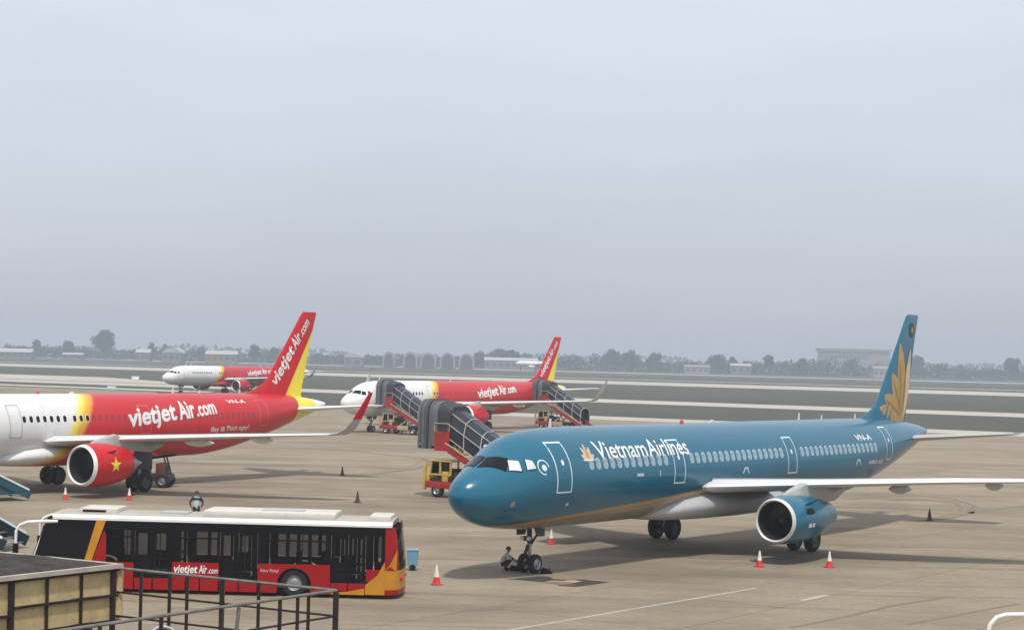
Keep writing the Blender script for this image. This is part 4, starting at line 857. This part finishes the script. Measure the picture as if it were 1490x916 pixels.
# ------------------------------------------------------------------ people
def figure(name, label, loc, rz, joints, bones, mats, hairpos, group=None):
    """one skinned skeleton: joints name->(x,y,z,r); bones (a,b,material index)"""
    root = thing(name, label, 'person', loc, rz, group)
    nm = list(joints); me = bpy.data.meshes.new('body'); me.from_pydata([joints[k][:3] for k in nm], [(nm.index(a), nm.index(b)) for a, b, _ in bones], [])
    o = link('body', me)
    o.modifiers.new('skin', 'SKIN'); sub = o.modifiers.new('sub', 'SUBSURF'); sub.levels = 1; sub.render_levels = 1
    for k, v in zip(nm, me.skin_vertices[0].data): v.radius = (joints[k][3],) * 2; v.use_root = (k == 'pelvis')
    dg = bpy.context.evaluated_depsgraph_get(); dg.update(); em = bpy.data.meshes.new_from_object(o.evaluated_get(dg)); bpy.data.objects.remove(o)
    em.name = 'body'
    em.materials.clear()
    for m_ in mats: em.materials.append(m_)
    segs = [(Vector(joints[a][:3]), Vector(joints[b][:3]), i, (joints[a][3] + joints[b][3]) / 2) for a, b, i in bones]
    for f in em.polygons:
        c = f.center; best = None
        for a, b, i, r in segs:
            d = b - a; t = max(0, min(1, (c - a).dot(d) / d.length_squared)); q = (c - a - d * t).length / max(r, .02)
            if best is None or q < best[0]: best = (q, i)
        f.material_index = best[1]; f.use_smooth = True
    b = link('body', em, root)
    hx, hy, hz, hr = hairpos
    mb = MB(); mb.lathe([(hr * math.sin(R(e)), hr * math.cos(R(e)) * 1.02) for e in range(-8, 91, 14)] , (hx, hy, hz), 'z', 16, caps=(False, True)); mb.build('hair', M['hair'], root, 60)
    return root
def hand(j, bones, wrist, d, side, s=1.0, mi=0, tag_=''):
    """palm, four unequal fingers and a thumb, slightly curled"""
    d = Vector(d).normalized(); w = Vector(j[wrist][:3]); sd = d.cross(Vector((0, 1, 0))).normalized() * side if abs(d.y) < .9 else Vector((1, 0, 0)) * side
    cu = d.cross(sd).normalized()
    p = w + d * .07 * s; j[tag_ + 'palm'] = (*p, .034); bones.append((wrist, tag_ + 'palm', mi))
    for k, (off, ln) in enumerate(((-.03, .062), (-.01, .075), (.01, .08), (.03, .07))):
        q = p + sd * off + d * .035; e = q + d * ln * .55 + cu * .006; f = q + d * ln + cu * .025
        for nm_, v, r in (('f%d' % k, q, .011), ('g%d' % k, e, .009), ('h%d' % k, f, .008)): j[tag_ + nm_] = (*v, r)
        bones += [(tag_ + 'palm', tag_ + 'f%d' % k, mi), (tag_ + 'f%d' % k, tag_ + 'g%d' % k, mi), (tag_ + 'g%d' % k, tag_ + 'h%d' % k, mi)]
    q = w + d * .03 - sd * .045; e = q + d * .04 - sd * .015
    j[tag_ + 't0'] = (*q, .012); j[tag_ + 't1'] = (*e, .010); bones += [(wrist, tag_ + 't0', mi), (tag_ + 't0', tag_ + 't1', mi)]
def face(root, hx, hy, hz, s=1.0):
    # local +x is where the figure faces
    MB().lathe([(-.0, .001), (.012, .012), (.03, .014), (.045, .006)], (hx + .085 * s, hy, hz - .02), 'x', 8).build('nose', M['skin'], root, 60)
    for q in (-1, 1):
        MB().lathe([(0, .012), (.006, .010), (.010, .002)], (hx + .088 * s, hy + q * .033, hz + .012), 'x', 8, caps=(False, True)).build('eye', M['hair'], root, 60)
        MB().lathe([(-.01, .018), (0, .03), (.012, .02)], (hx, hy + q * .098, hz - .01), 'y', 10, caps=(True, True)).build('ear', M['skin'], root, 60)
    MB().bbox(hx + .078 * s, hx + .094 * s, hy - .025, hy + .025, hz - .062, hz - .05, .004).build('mouth', M['conered'], root, 60)
# standing worker seen from the chest up over the bus roof (faces the viewer)
j = {'pelvis': (0, 0, .95, .14), 'belly': (.01, 0, 1.12, .145), 'chest': (.0, 0, 1.32, .165), 'neck': (.0, 0, 1.47, .06), 'head0': (.015, 0, 1.55, .085), 'head1': (.01, 0, 1.66, .095)}
b_ = [('pelvis', 'belly', 1), ('belly', 'chest', 1), ('chest', 'neck', 1), ('neck', 'head0', 0), ('head0', 'head1', 0)]
for s, n_ in ((-1, 'l'), (1, 'r')):
    j.update({n_ + 'sh': (0, s * .19, 1.40, .075), n_ + 'el': (-.02, s * .33, 1.14, .05), n_ + 'wr': (.12, s * .24, .93, .034), n_ + 'hip': (0, s * .1, .88, .11), n_ + 'kn': (.02, s * .12, .50, .07), n_ + 'an': (-.02, s * .13, .10, .045), n_ + 'to': (.17, s * .15, .04, .04)})
    b_ += [('chest', n_ + 'sh', 2), (n_ + 'sh', n_ + 'el', 2), (n_ + 'el', n_ + 'wr', 2), ('pelvis', n_ + 'hip', 2), (n_ + 'hip', n_ + 'kn', 2), (n_ + 'kn', n_ + 'an', 2), (n_ + 'an', n_ + 'to', 3)]
    hand(j, b_, n_ + 'wr', (.5, -s * .3, -.8), s, 1, 0, n_)
p1 = figure('person', 'standing person in pale vest and dark sleeves beyond the bus roof', (-15.54, 92.2, 0), R(-80), j, b_, [M['skin'], M['shirt'], M['darkcloth'], M['black']], (.0, 0, 1.645, .112))
face(p1, .01, 0, 1.63)
# squatting worker beside the nose wheels, facing them
j = {'pelvis': (-.12, 0, .27, .13), 'belly': (-.06, 0, .42, .135), 'chest': (.06, 0, .60, .155), 'neck': (.13, 0, .72, .055), 'head0': (.16, 0, .79, .085), 'head1': (.17, 0, .89, .095)}
b_ = [('pelvis', 'belly', 1), ('belly', 'chest', 1), ('chest', 'neck', 1), ('neck', 'head0', 0), ('head0', 'head1', 0)]
for s, n_ in ((-1, 'l'), (1, 'r')):
    j.update({n_ + 'sh': (.07, s * .19, .65, .07), n_ + 'el': (.27, s * .25, .50, .048), n_ + 'wr': (.46, s * .14, .40, .033), n_ + 'hip': (-.08, s * .11, .25, .11), n_ + 'kn': (.28, s * .20, .44, .075), n_ + 'an': (.02, s * .17, .09, .045), n_ + 'to': (.20, s * .19, .04, .04)})
    b_ += [('chest', n_ + 'sh', 1), (n_ + 'sh', n_ + 'el', 1), (n_ + 'el', n_ + 'wr', 0), ('pelvis', n_ + 'hip', 2), (n_ + 'hip', n_ + 'kn', 2), (n_ + 'kn', n_ + 'an', 2), (n_ + 'an', n_ + 'to', 3)]
    hand(j, b_, n_ + 'wr', (.85, -s * .2, -.3), s, 1, 0, n_)
p2 = figure('person', 'squatting worker in pale shirt and dark trousers beside the nose wheels', (-.08, 76.0, 0), R(-8), j, b_, [M['skin'], M['shirt'], M['darkcloth'], M['black']], (.155, 0, .875, .112))
face(p2, .17, 0, .865)

# ------------------------------------------------------------------ small apron kit
for x, y, lb in ((.33, 76.0, 'black wheel chock left of the teal airliner nose wheels'), (1.62, 75.2, 'black wheel chock right of the teal airliner nose wheels')):
    t = thing('wheel_chock', lb, 'wheel chock', (x, y, 0), R(20), 'wheel chocks at the nose wheels')
    MB().prism([(-.22, 0), (.22, 0), (.08, .22), (-.08, .22)], -.2, .2, 'y').build('block', M['black'], t); MB().tube([(.0, -.2, .2), (.0, -.3, .26), (0, -.2, .1)], .015, 6).build('rope', M['conered'], t)
t = thing('wheeled_bin', 'light blue wheeled bin peeping out behind the bus rear', 'bin', (-3.82, 75.2, 0), R(6))
MB().loft([[(x * k, y * k, z) for x, y in rrect(.46, .46, .06, 3)] for z, k in ((.20, .84), (.80, 1.0))]).build('body', M['bluebin'], t, 40)
MB().bbox(-.25, .25, -.25, .25, .80, .86, .02).build('lid', M['bluebin'], t, 40)
for s in (-1, 1): MB().lathe([(-.03, .02), (-.03, .13), (.03, .13), (.03, .02)], (0, s * .17, .13), 'y', 16).build('wheel', M['rubber'], t)
MB().box(-.10, .10, -.19, .19, .1, .2).build('axle_frame', M['black'], t)
# belt loader at the left airliner
t = thing('belt_loader', 'dark belt loader with brown box behind the red engine of the left airliner', 'belt loader', (-22.5, 118.0, 0), R(-6))
MB().beam((-1.1, 0, 1.72), (1.35, 0, 2.12), .75, .16).build('conveyor', M['black'], t)
MB().bbox(-1.4, 1.0, -.7, .7, .42, .85, .05).build('chassis', M['dark'], t, 40)
MB().bbox(.15, .72, -.74, .5, .70, 1.55, .04).build('engine_box', mat('brown_red_paint', rgb(.13, .035, .022), .5), t, 40)
MB().bbox(-1.3, -.5, -.6, .6, .85, 1.5, .05).build('cab', M['black'], t, 40)
for x, z in ((-.7, 1.78), (.9, 2.0)): MB().beam((x, -.3, .8), (x * .6, -.3, z), .08, .08).beam((x, .3, .8), (x * .6, .3, z), .08, .08).build('lift_arm', M['dark'], t)
for x in (-1.0, .6):
    for y in (-.65, .65): link('wheel', WHEEL_TRUCK, t, (x, y, .45))
# white hoop at the lower right corner
t = thing('guard_hoop', 'white tubular guard hoop at the lower right corner', 'guard rail', (16.0, 58.0, 0), R(4))
MB().tube([(-.85, 0, 0), (-.85, 0, .45), (-.78, 0, .72), (-.58, 0, .94), (-.3, 0, 1.02), (.5, 0, 1.04), (.8, 0, .95), (.95, 0, .7), (.95, 0, 0)], .075, 12).build('hoop', M['white'], t, 60)
MB().tube([(-.85, 0, .45), (.95, 0, .45)], .05, 10).build('cross_bar', M['white'], t, 60)
for x in (-.85, .95): MB().lathe([(0, .14), (.03, .14), (.03, .08)], (x, 0, 0), 'z', 14, caps=(True, False)).build('base_plate', M['steel'], t)

# ------------------------------------------------------------------ foreground railing and boarded enclosure
Cc = Vector((-5.10, 24.23, 0)); V_ = Vector((-.864, .503, 0)); U_ = Vector((-.55, -.835, 0)); ZT = 5.8; DECK = 4.68
Bc = Cc - V_ * 3.52
t = thing('railing', 'dark steel railing round a platform in the foreground, lower left', 'railing')
def post(p, w, top, mt, z0=DECK, nm='post'):
    w *= .78; MB().box(p.x - w / 2, p.x + w / 2, p.y - w / 2, p.y + w / 2, z0, top).build(nm, mt, t)
for s, w in ((.0, .085), (1.18, .05), (1.76, .075), (2.33, .05), (2.62, .05), (3.1, .05)): post(Bc + V_ * s, w, ZT - .02, M['rail'])
for s, w in ((1.04, .055), (.72, .05), (.52, .05), (2.05, .06), (3.0, .05), (3.9, .05), (4.8, .06)): post(Bc + U_ * s, w, ZT - .02, M['rail'])
for dz, r, m_ in ((0, .020, 'railtop'), (-.31, .014, 'rail'), (-.62, .014, 'rail')):
    a = Vector((0, 0, ZT + dz)); MB().tube([Cc + V_ * .0 + a, Bc + a], r, 8).build('rail', M[m_], t); MB().tube([Bc + a, Bc + U_ * 6 + a], r, 8).build('rail', M[m_], t)
MB().tube([Bc + U_ * 1.75 + Vector((0, 0, ZT)), Bc + U_ * 1.75 + V_ * .12 + Vector((0, 0, DECK))], .022, 8).build('brace', M['railtop'], t)
q = [Bc, Cc, Cc + U_ * 6.2, Bc + U_ * 6.2]
MB().loft([[(p.x, p.y, z) for p in q] for z in (DECK - .12, DECK)]).build('deck', M['dark'], t)
for p in (Bc + V_ * .1 + U_ * .1, Bc + U_ * 6, Cc + U_ * 6): MB().box(p.x - .12, p.x + .12, p.y - .12, p.y + .12, 0, DECK - .12).build('column', M['rail'], t)
t = thing('boarded_enclosure', 'beige boarded enclosure with dark dirty roof at the lower left corner', 'enclosure')
W_ = 5.2
for s, w in ((.06, .085), (.62, .045), (1.20, .045), (1.78, .085), (2.35, .045), (2.92, .045), (3.5, .085)): post(Cc + U_ * s, w, ZT - .03, M['rail'], 4.9)
nrm = Vector((.835, -.55, 0))
def bar(s0, s1, z, h, mt, nm, out=.0): a = Vector((0, 0, z)); MB().beam(Cc + U_ * s0 + nrm * out + a, Cc + U_ * s1 + nrm * out + a, .05, h, 0).build(nm, mt, t)
bar(-.06, W_, ZT - .015, .035, M['rail'], 'frame_bar'); bar(0, 1.78, 5.45, .03, M['rail'], 'frame_bar'); bar(1.78, W_, 5.36, .03, M['rail'], 'frame_bar'); bar(0, W_, 5.12, .03, M['rail'], 'frame_bar')
ss = (.06, .62, 1.20, 1.78, 2.35, 2.92, 3.5)
for i in range(6):
    zm = 5.45 if i < 3 else 5.36
    for z0, z1 in ((zm + .02, ZT - .035), (5.14, zm - .02)):
        a, b2 = Cc + U_ * (ss[i] + .008) - nrm * .03, Cc + U_ * (ss[i + 1] - .008) - nrm * .03
        MB().beam(a + Vector((0, 0, (z0 + z1) / 2)), b2 + Vector((0, 0, (z0 + z1) / 2)), .02, z1 - z0).build('panel', M['panel'], t)
p = Cc - U_ * .05 + nrm * .01; MB().box(p.x - .035, p.x + .035, p.y - .035, p.y + .035, 5.1, ZT - .02).build('corner_board', M['panel'], t)
# roof slab: grit-covered top with a pale worn edge
rr = random.Random(4); mb = MB(); N1 = 26
gv = [[Cc + U_ * (W_ * i / N1) + V_ * (4.2 * j_ / N1) for j_ in range(N1 + 1)] for i in range(N1 + 1)]
zz = lambda i, j_: ZT + .05 + (0 if i in (0, N1) or j_ in (0, N1) else rr.random() * .045 + .05 * min(1, i / 8) * min(1, j_ / 8))
mb.add([(gv[i][j_].x, gv[i][j_].y, zz(i, j_)) for i in range(N1 + 1) for j_ in range(N1 + 1)], [(i * (N1 + 1) + j_, i * (N1 + 1) + j_ + 1, (i + 1) * (N1 + 1) + j_ + 1, (i + 1) * (N1 + 1) + j_) for i in range(N1) for j_ in range(N1)])
mb.build('roof', M['roofdirt'], t, 60)
for a, b2, nm in ((Cc + nrm * .02 - U_ * .06, Cc + U_ * W_ + nrm * .02, 'roof_edge'), (Cc - U_ * .02, Cc + V_ * 4.2 - U_ * .02, 'roof_edge')):
    MB().beam(a + Vector((0, 0, ZT + .03)), b2 + Vector((0, 0, ZT + .03)), .07, .055).build(nm, M['trim'], t)
for p in (Cc + V_ * .3 + U_ * .3, Cc + V_ * 4 + U_ * .3, Cc + V_ * 4 + U_ * 5, Cc + V_ * .3 + U_ * 5): MB().box(p.x - .12, p.x + .12, p.y - .12, p.y + .12, 0, ZT).build('column', M['rail'], t)
for (x, y, z, rz), lb in (((-3.79, 20.5, 5.44, R(-75)), 'round white rimmed floodlight behind the foreground railing'), ((-5.05, 21.6, 5.14, R(-60)), 'white rimmed floodlight under the beige boarded enclosure')):
    t = thing('floodlight', lb, 'floodlight', (x, y, DECK), rz, 'floodlights on the foreground platform'); h = z - DECK
    MB().lathe([(-.16, .05), (-.12, .12), (.02, .165)], (0, 0, h), 'x', 24).build('housing', M['dark'], t, 40)
    MB().lathe([(.0, .165), (.03, .185), (.05, .17), (.03, .145)], (0, 0, h), 'x', 24).build('rim', M['grey'], t, 60)
    MB().lathe([(.01, .15), (.012, .01)], (0, 0, h), 'x', 24).build('lens', M['duct'], t)
    MB().tube([(-.05, 0, 0), (-.05, 0, h - .12)], .03, 8).lathe([(0, .1), (.02, .1)], (-.05, 0, 0), 'z', 14, caps=(True, True)).build('stand', M['dark'], t)

# ------------------------------------------------------------------ far field: vans, parked jet, shelters, houses, trees
def board(lb, x, y, rz, w, h):
    t = thing('marker_board', lb, 'marker board', (x, y, 0), rz, 'white marker boards on the airfield')
    MB().bbox(-w / 2, w / 2, -.12, .12, .25, .25 + h, .04).build('panel', M['white'], t, 40)
    for s in (-1, 1): MB().tube([(s * w * .35, 0, 0), (s * w * .35, 0, .3)], .05, 8).build('leg', M['steel'], t)
    MB().box(-w / 2 - .1, w / 2 + .1, -.3, .3, -.06, .05).build('base', M['grey'], t)
board('farther small white board standing in the grass, far left', -110.9, 545, R(5), 2.2, .9); board('nearer small white board beside the taxiway, far left', -87.4, 404, R(5), 1.9, .6)
FW = mat('far_white_wall', rgb(.32, .32, .31), .8); FG = mat('far_grey_wall', rgb(.20, .20, .20), .8); FR = mat('far_roof_sheet', rgb(.42, .42, .42), .5); FD = mat('far_dark_opening', rgb(.09, .09, .095), .8); FT = mat('far_ochre_wall', rgb(.26, .21, .15), .8); FM = mat('far_arch_rim', rgb(.29, .29, .29), .8); FX = mat('far_shelter_dark', rgb(.09, .09, .09), .8); FC = mat('far_grey_concrete', rgb(.23, .23, .22), .8)
xs_s = ((-99.5, 9.5), (-82, 11.2), (-67.3, 12.6), (-51.6, 12), (-36.2, 12.2))
for k, (x, w) in enumerate(xs_s):
    t = thing('aircraft_shelter', 'grey arched aircraft shelter in the far row, %s from the left' % ('first', 'second', 'third', 'fourth', 'fifth')[k], 'shelter', (x, 1500, 0), 0, 'arched aircraft shelters across the airfield'); H_ = 12.6 + .3 * (k % 2)
    a = [(w / 2 * math.cos(math.pi * i / 14), H_ * .45 + H_ * .55 * math.sin(math.pi * i / 14)) for i in range(15)]; a = [(w / 2, 0)] + a + [(-w / 2, 0)]
    MB().prism([(u, v) for u, v in a], 0, 26, 'y').build('vault', FC, t, 30)
    MB().prism([(u * 1.06, v * 1.03) for u, v in a] + [(u * .80, v * .88) for u, v in a[::-1]], -.8, 0.2, 'y').build('arch_rim', FM, t)
    MB().prism([(u * .82, v * .89) for u, v in a], -.12, -.02, 'y').build('door', FX, t)
def house(lb, x, y, w, d, h, rh, wall, roof, nwin, nm='building', rz=0, hip=False):
    t = thing(nm, lb, 'building', (x, y, 0), rz, 'buildings along the far airfield edge')
    MB().box(-w / 2, w / 2, 0, d, 0, h).build('wall', wall, t)
    if hip: MB().prism([(-w / 2 - .5, h), (-w * .30, h + rh * .8), (w * .12, h + rh), (w * .42, h + rh * .55), (w / 2 + .5, h)], -.5, d + .5, 'y').build('roof', roof, t, 30)
    else: MB().loft([[(xx, -.6, h), (xx, d / 2, h + rh), (xx, d + .6, h)] for xx in (-w / 2 - .6, w / 2 + .6)]).build('roof', roof, t)
    for i in range(nwin):
        xx = -w / 2 + w * (i + .5) / nwin; MB().box(xx - w / nwin * .28, xx + w / nwin * .28, -.12, .02, h * .35, h * .72).build('window', FD, t)
    return t
house('pale house with ochre walls, far left beside the white vaulted hangar', -300, 1500, 11, 10, 7.5, 3, FT, FR, 3)
house('white vaulted hangar roof, far left beyond the runway', -276.5, 1500, 15, 20, 8, 4.2, FG, FR, 3, 'hangar', 0, True)
house('long low shed with bright roof, far left behind the red tail', -236, 1500, 25, 12, 7.5, 3.2, FT, FR, 5)
house('low white roofed shed at the left frame edge, far away', -404, 1500, 26, 12, 5.5, 3, FG, FR, 5)
house('small grey shed beside the big round tree, far left', -362, 1520, 16, 10, 4.5, 1.6, FG, FR, 3)
house('white roofed hangar just left of the arched shelters', -128.5, 1500, 15, 20, 7.5, 3.6, FG, FR, 2, 'hangar', 0, True)
house('low pale building among the trees, right of centre', 166, 1640, 22, 10, 6, 2, FW, FC, 4)
house('pale grey house among the trees, far right of centre', 205, 1640, 18, 10, 8, 2, FG, FR, 3)
house('small white house under the trees, left of the teal tail', 342, 1700, 14, 10, 8, 3, FW, FC, 3)
house('long low terminal shed just right of the arched shelters', 0, 1620, 46, 12, 8, 2.5, FG, FR, 8)
t = thing('terminal_building', 'huge flat roofed hazy building left of the teal tail', 'building', (431, 2300, 0), 0, 'buildings along the far airfield edge')
MB().box(-42, 42, 0, 40, 0, 29).build('wall', FC, t); MB().box(-44, 44, -2, 42, 29, 32.3).build('roof', FG, t); MB().box(18, 31, -.6, 0, 12, 26).build('annex', FT, t)
for i in range(12): MB().box(-40 + i * 4.6, -40 + i * 4.6 + 3.2, -.4, 0, 20, 24).build('window', FD, t)
t = thing('far_airliner', 'tiny white airliner parked far off, left of the second red tail', 'airliner', (18.5, 1450, 0), R(8))
MB().lathe([(-15, .2), (-13.8, 1.3), (-12, 2.0), (8, 2.0), (13, 1.1), (16, .3)], (0, 0, 6), 'x', 16).build('fuselage', M['white'], t, 60)
MB().prism([(9.5, 7.6), (13.2, 13.5), (15.4, 13.5), (14.4, 7)], -.2, .2, 'y').build('vertical_fin', M['white'], t)
for s in (-1, 1):
    MB().loft([[(-4, s * 1.8, 4.9), (3, s * 1.8, 4.9), (3, s * 1.8, 5.4), (-4, s * 1.8, 5.3)], [(5, s * 16, 6.2), (7, s * 16, 6.2), (7, s * 16, 6.4), (5, s * 16, 6.4)]]).build('wing', M['wing'], t)
    MB().lathe([(-2.5, .9), (-1.5, 1.15), (1, 1.0), (2.2, .6)], (-2.5, s * 6, 3.6), 'x', 14, caps=(True, True)).build('engine', M['white'], t, 50); MB().tube([(1, s * 3.4, 5), (1, s * 3.4, .3)], .4, 8).build('gear', M['dark'], t)
    MB().loft([[(11, s * .8, 6.6), (14.5, s * .8, 6.6), (14.5, s * .8, 6.8), (11, s * .8, 6.8)], [(14, s * 6, 7.1), (15.6, s * 6, 7.1), (15.6, s * 6, 7.2), (14, s * 6, 7.2)]]).build('tailplane', M['wing'], t)
MB().tube([(-11, 0, 4.5), (-11, 0, .3)], .3, 8).build('gear', M['dark'], t)
# trees
def leafmat(nm, c):
    return mat(nm, c, .9, var=.2, scale=.1, spec=.0)
LEAF = [leafmat('dark_leaves', rgb(.038, .062, .045)), leafmat('mid_leaves', rgb(.042, .066, .048)), leafmat('dry_leaves', rgb(.048, .066, .048))]
BARK = mat('bark', rgb(.10, .075, .055), .9, var=.3)
def leaf_quads(mb, rng, c, size, mi):
    n_ = Vector((rng.gauss(0, 1), rng.gauss(0, 1), rng.gauss(.4, .8))).normalized(); a = n_.orthogonal().normalized(); b2 = n_.cross(a); ang = rng.random() * 6.28
    a, b2 = a * math.cos(ang) + b2 * math.sin(ang), b2 * math.cos(ang) - a * math.sin(ang); k = size * rng.uniform(.6, 1.3)
    p = Vector(c); mb.add([p - a * k, p - b2 * k * .7, p + a * k, p + b2 * k * .7], [(0, 1, 2, 3)], mi)
def tree(lb, x, y, h, w, seed):
    rng = random.Random(seed); t = thing('tree', lb, 'tree', (x, y, 0), rng.random() * 6, 'single trees standing above the far treeline')
    tr = MB(); tr.tube([(0, 0, -.2), (.2, .1, h * .25), (-.1, 0, h * .55), (.1, .1, h * .8)], [h * .03, h * .024, h * .016, h * .006], 8)
    for k in range(6):
        a = k * 1.05 + rng.random(); z = h * rng.uniform(.3, .6); tr.tube([(0, 0, z), (w * .22 * math.cos(a), w * .22 * math.sin(a), z + h * .12), (w * .38 * math.cos(a), w * .38 * math.sin(a), z + h * .2)], [h * .012, h * .008, h * .003], 6)
    tr.build('trunk', BARK, t, 60)
    mb = MB(); lobes = [(rng.uniform(-.3, .3) * w, rng.uniform(-.3, .3) * w, h * rng.uniform(.40, .80), w * rng.uniform(.2, .32)) for _ in range(11)] + [(0, 0, h * .62, w * .36), (0, 0, h * .84, w * .22)]
    for _ in range(int(700 + 3.6 * w * h)):
        cx, cy, cz, r = rng.choice(lobes); d = Vector((rng.gauss(0, 1), rng.gauss(0, 1), rng.gauss(0, .85))).normalized() * r * rng.uniform(.4, 1.05)
        leaf_quads(mb, rng, (cx + d.x, cy + d.y, min(cz + d.z, h * 1.0)), .95, 0)
    mb.build('crown', LEAF[seed % 3], t)
TL = [(-386, 28, 24, 'great round tree rising highest above the far left treeline'), (-460, 18.5, 10, 'small tree at the far left frame edge above the treeline'), (-424, 17.5, 11, 'low bushy tree between the frame edge and the great round tree'), (-352, 19, 7, 'thin tree just right of the great round tree'), (-334, 17.5, 7, 'small tree left of the white vaulted hangar'), (-245, 18, 11, 'tree above the bright roofed shed, left of the red tail'), (-231, 16, 9, 'low tree touching the red tail of the left airliner'),
      (97, 22, 15, 'tall tree right of the second red tail'), (118, 21, 19, 'broad tree right of the second red tail'), (138, 18.5, 15, 'rounded tree trailing off right of the broad one'), (197, 18, 17, 'broad tree in the middle of the right treeline'), (216, 17, 12, 'lower tree beside the broad one in the right treeline'), (248, 20, 10, 'tall narrow tree in the right treeline'), (277, 16.5, 13, 'low tree left of the huge hazy building'), (394, 22.5, 15, 'tree just right of the teal tail'), (480, 22, 17, 'tree at the right frame edge'), (-14, 19.5, 17, 'tree left of the second red tail'), (-29, 16.5, 12, 'low tree right of the arched shelters'), (1, 18.5, 13, 'tree right next to the second red tail')]
for k, (x, h, w, lb) in enumerate(TL): tree(lb, x, 1750 + (k * 37) % 60, h, w, k + 3)
rng = random.Random(11); mb = MB()
def prof_h(x): return 11.5 + 2.2 * math.sin(x * .021 + 1) + 1.6 * math.sin(x * .057 + 2) + (1.8 if x > 40 else 0)
for k in range(430):                         # overlapping crowns, one long wood
    x = rng.uniform(-780, 780); y = 1800 + rng.uniform(0, 90); h = prof_h(x) * rng.uniform(.72, 1.18); w = rng.uniform(6, 15); mi = rng.randrange(3)
    for _ in range(75):
        d = Vector((rng.gauss(0, 1), rng.gauss(0, 1), rng.gauss(0, 1))).normalized() * rng.uniform(.6, 1.05)
        leaf_quads(mb, rng, (x + d.x * w / 2, y + d.y * w / 2, max(.5, h * .62 + d.z * h * .38)), 1.25, mi)
for k in range(16000):                        # undergrowth closing the foot of the wood
    leaf_quads(mb, rng, (rng.uniform(-780, 780), 1795 + rng.uniform(0, 20), 8.5 * rng.random() ** 1.15), 1.5, rng.randrange(3))
o = mb.build('treeline', LEAF); struct(o, 'stuff')
mb = MB()
for k in range(5000):
    x = rng.uniform(-1900, 1900); y = 2900 + rng.uniform(0, 200); leaf_quads(mb, rng, (x, y, (15 + 4 * math.sin(x * .011) + 3 * math.sin(x * .033)) * (1 - rng.random() ** 1.5)), 4.5, rng.randrange(3))
o = mb.build('treeline', LEAF); struct(o, 'stuff')

# ------------------------------------------------------------------ haze
hz = bpy.data.materials.new('haze'); hz.use_nodes = True; n = hz.node_tree; n.nodes.clear(); ou = n.nodes.new('ShaderNodeOutputMaterial'); pv = n.nodes.new('ShaderNodeVolumePrincipled')
pv.inputs['Color'].default_value = rgb(.74, .81, .93); pv.inputs['Density'].default_value = .00037; pv.inputs['Anisotropy'].default_value = .15; n.links.new(pv.outputs[0], ou.inputs['Volume'])
o = MB().box(-5400, 5400, -400, 9200, -1.1, 36).build('haze', hz); struct(o, 'stuff')
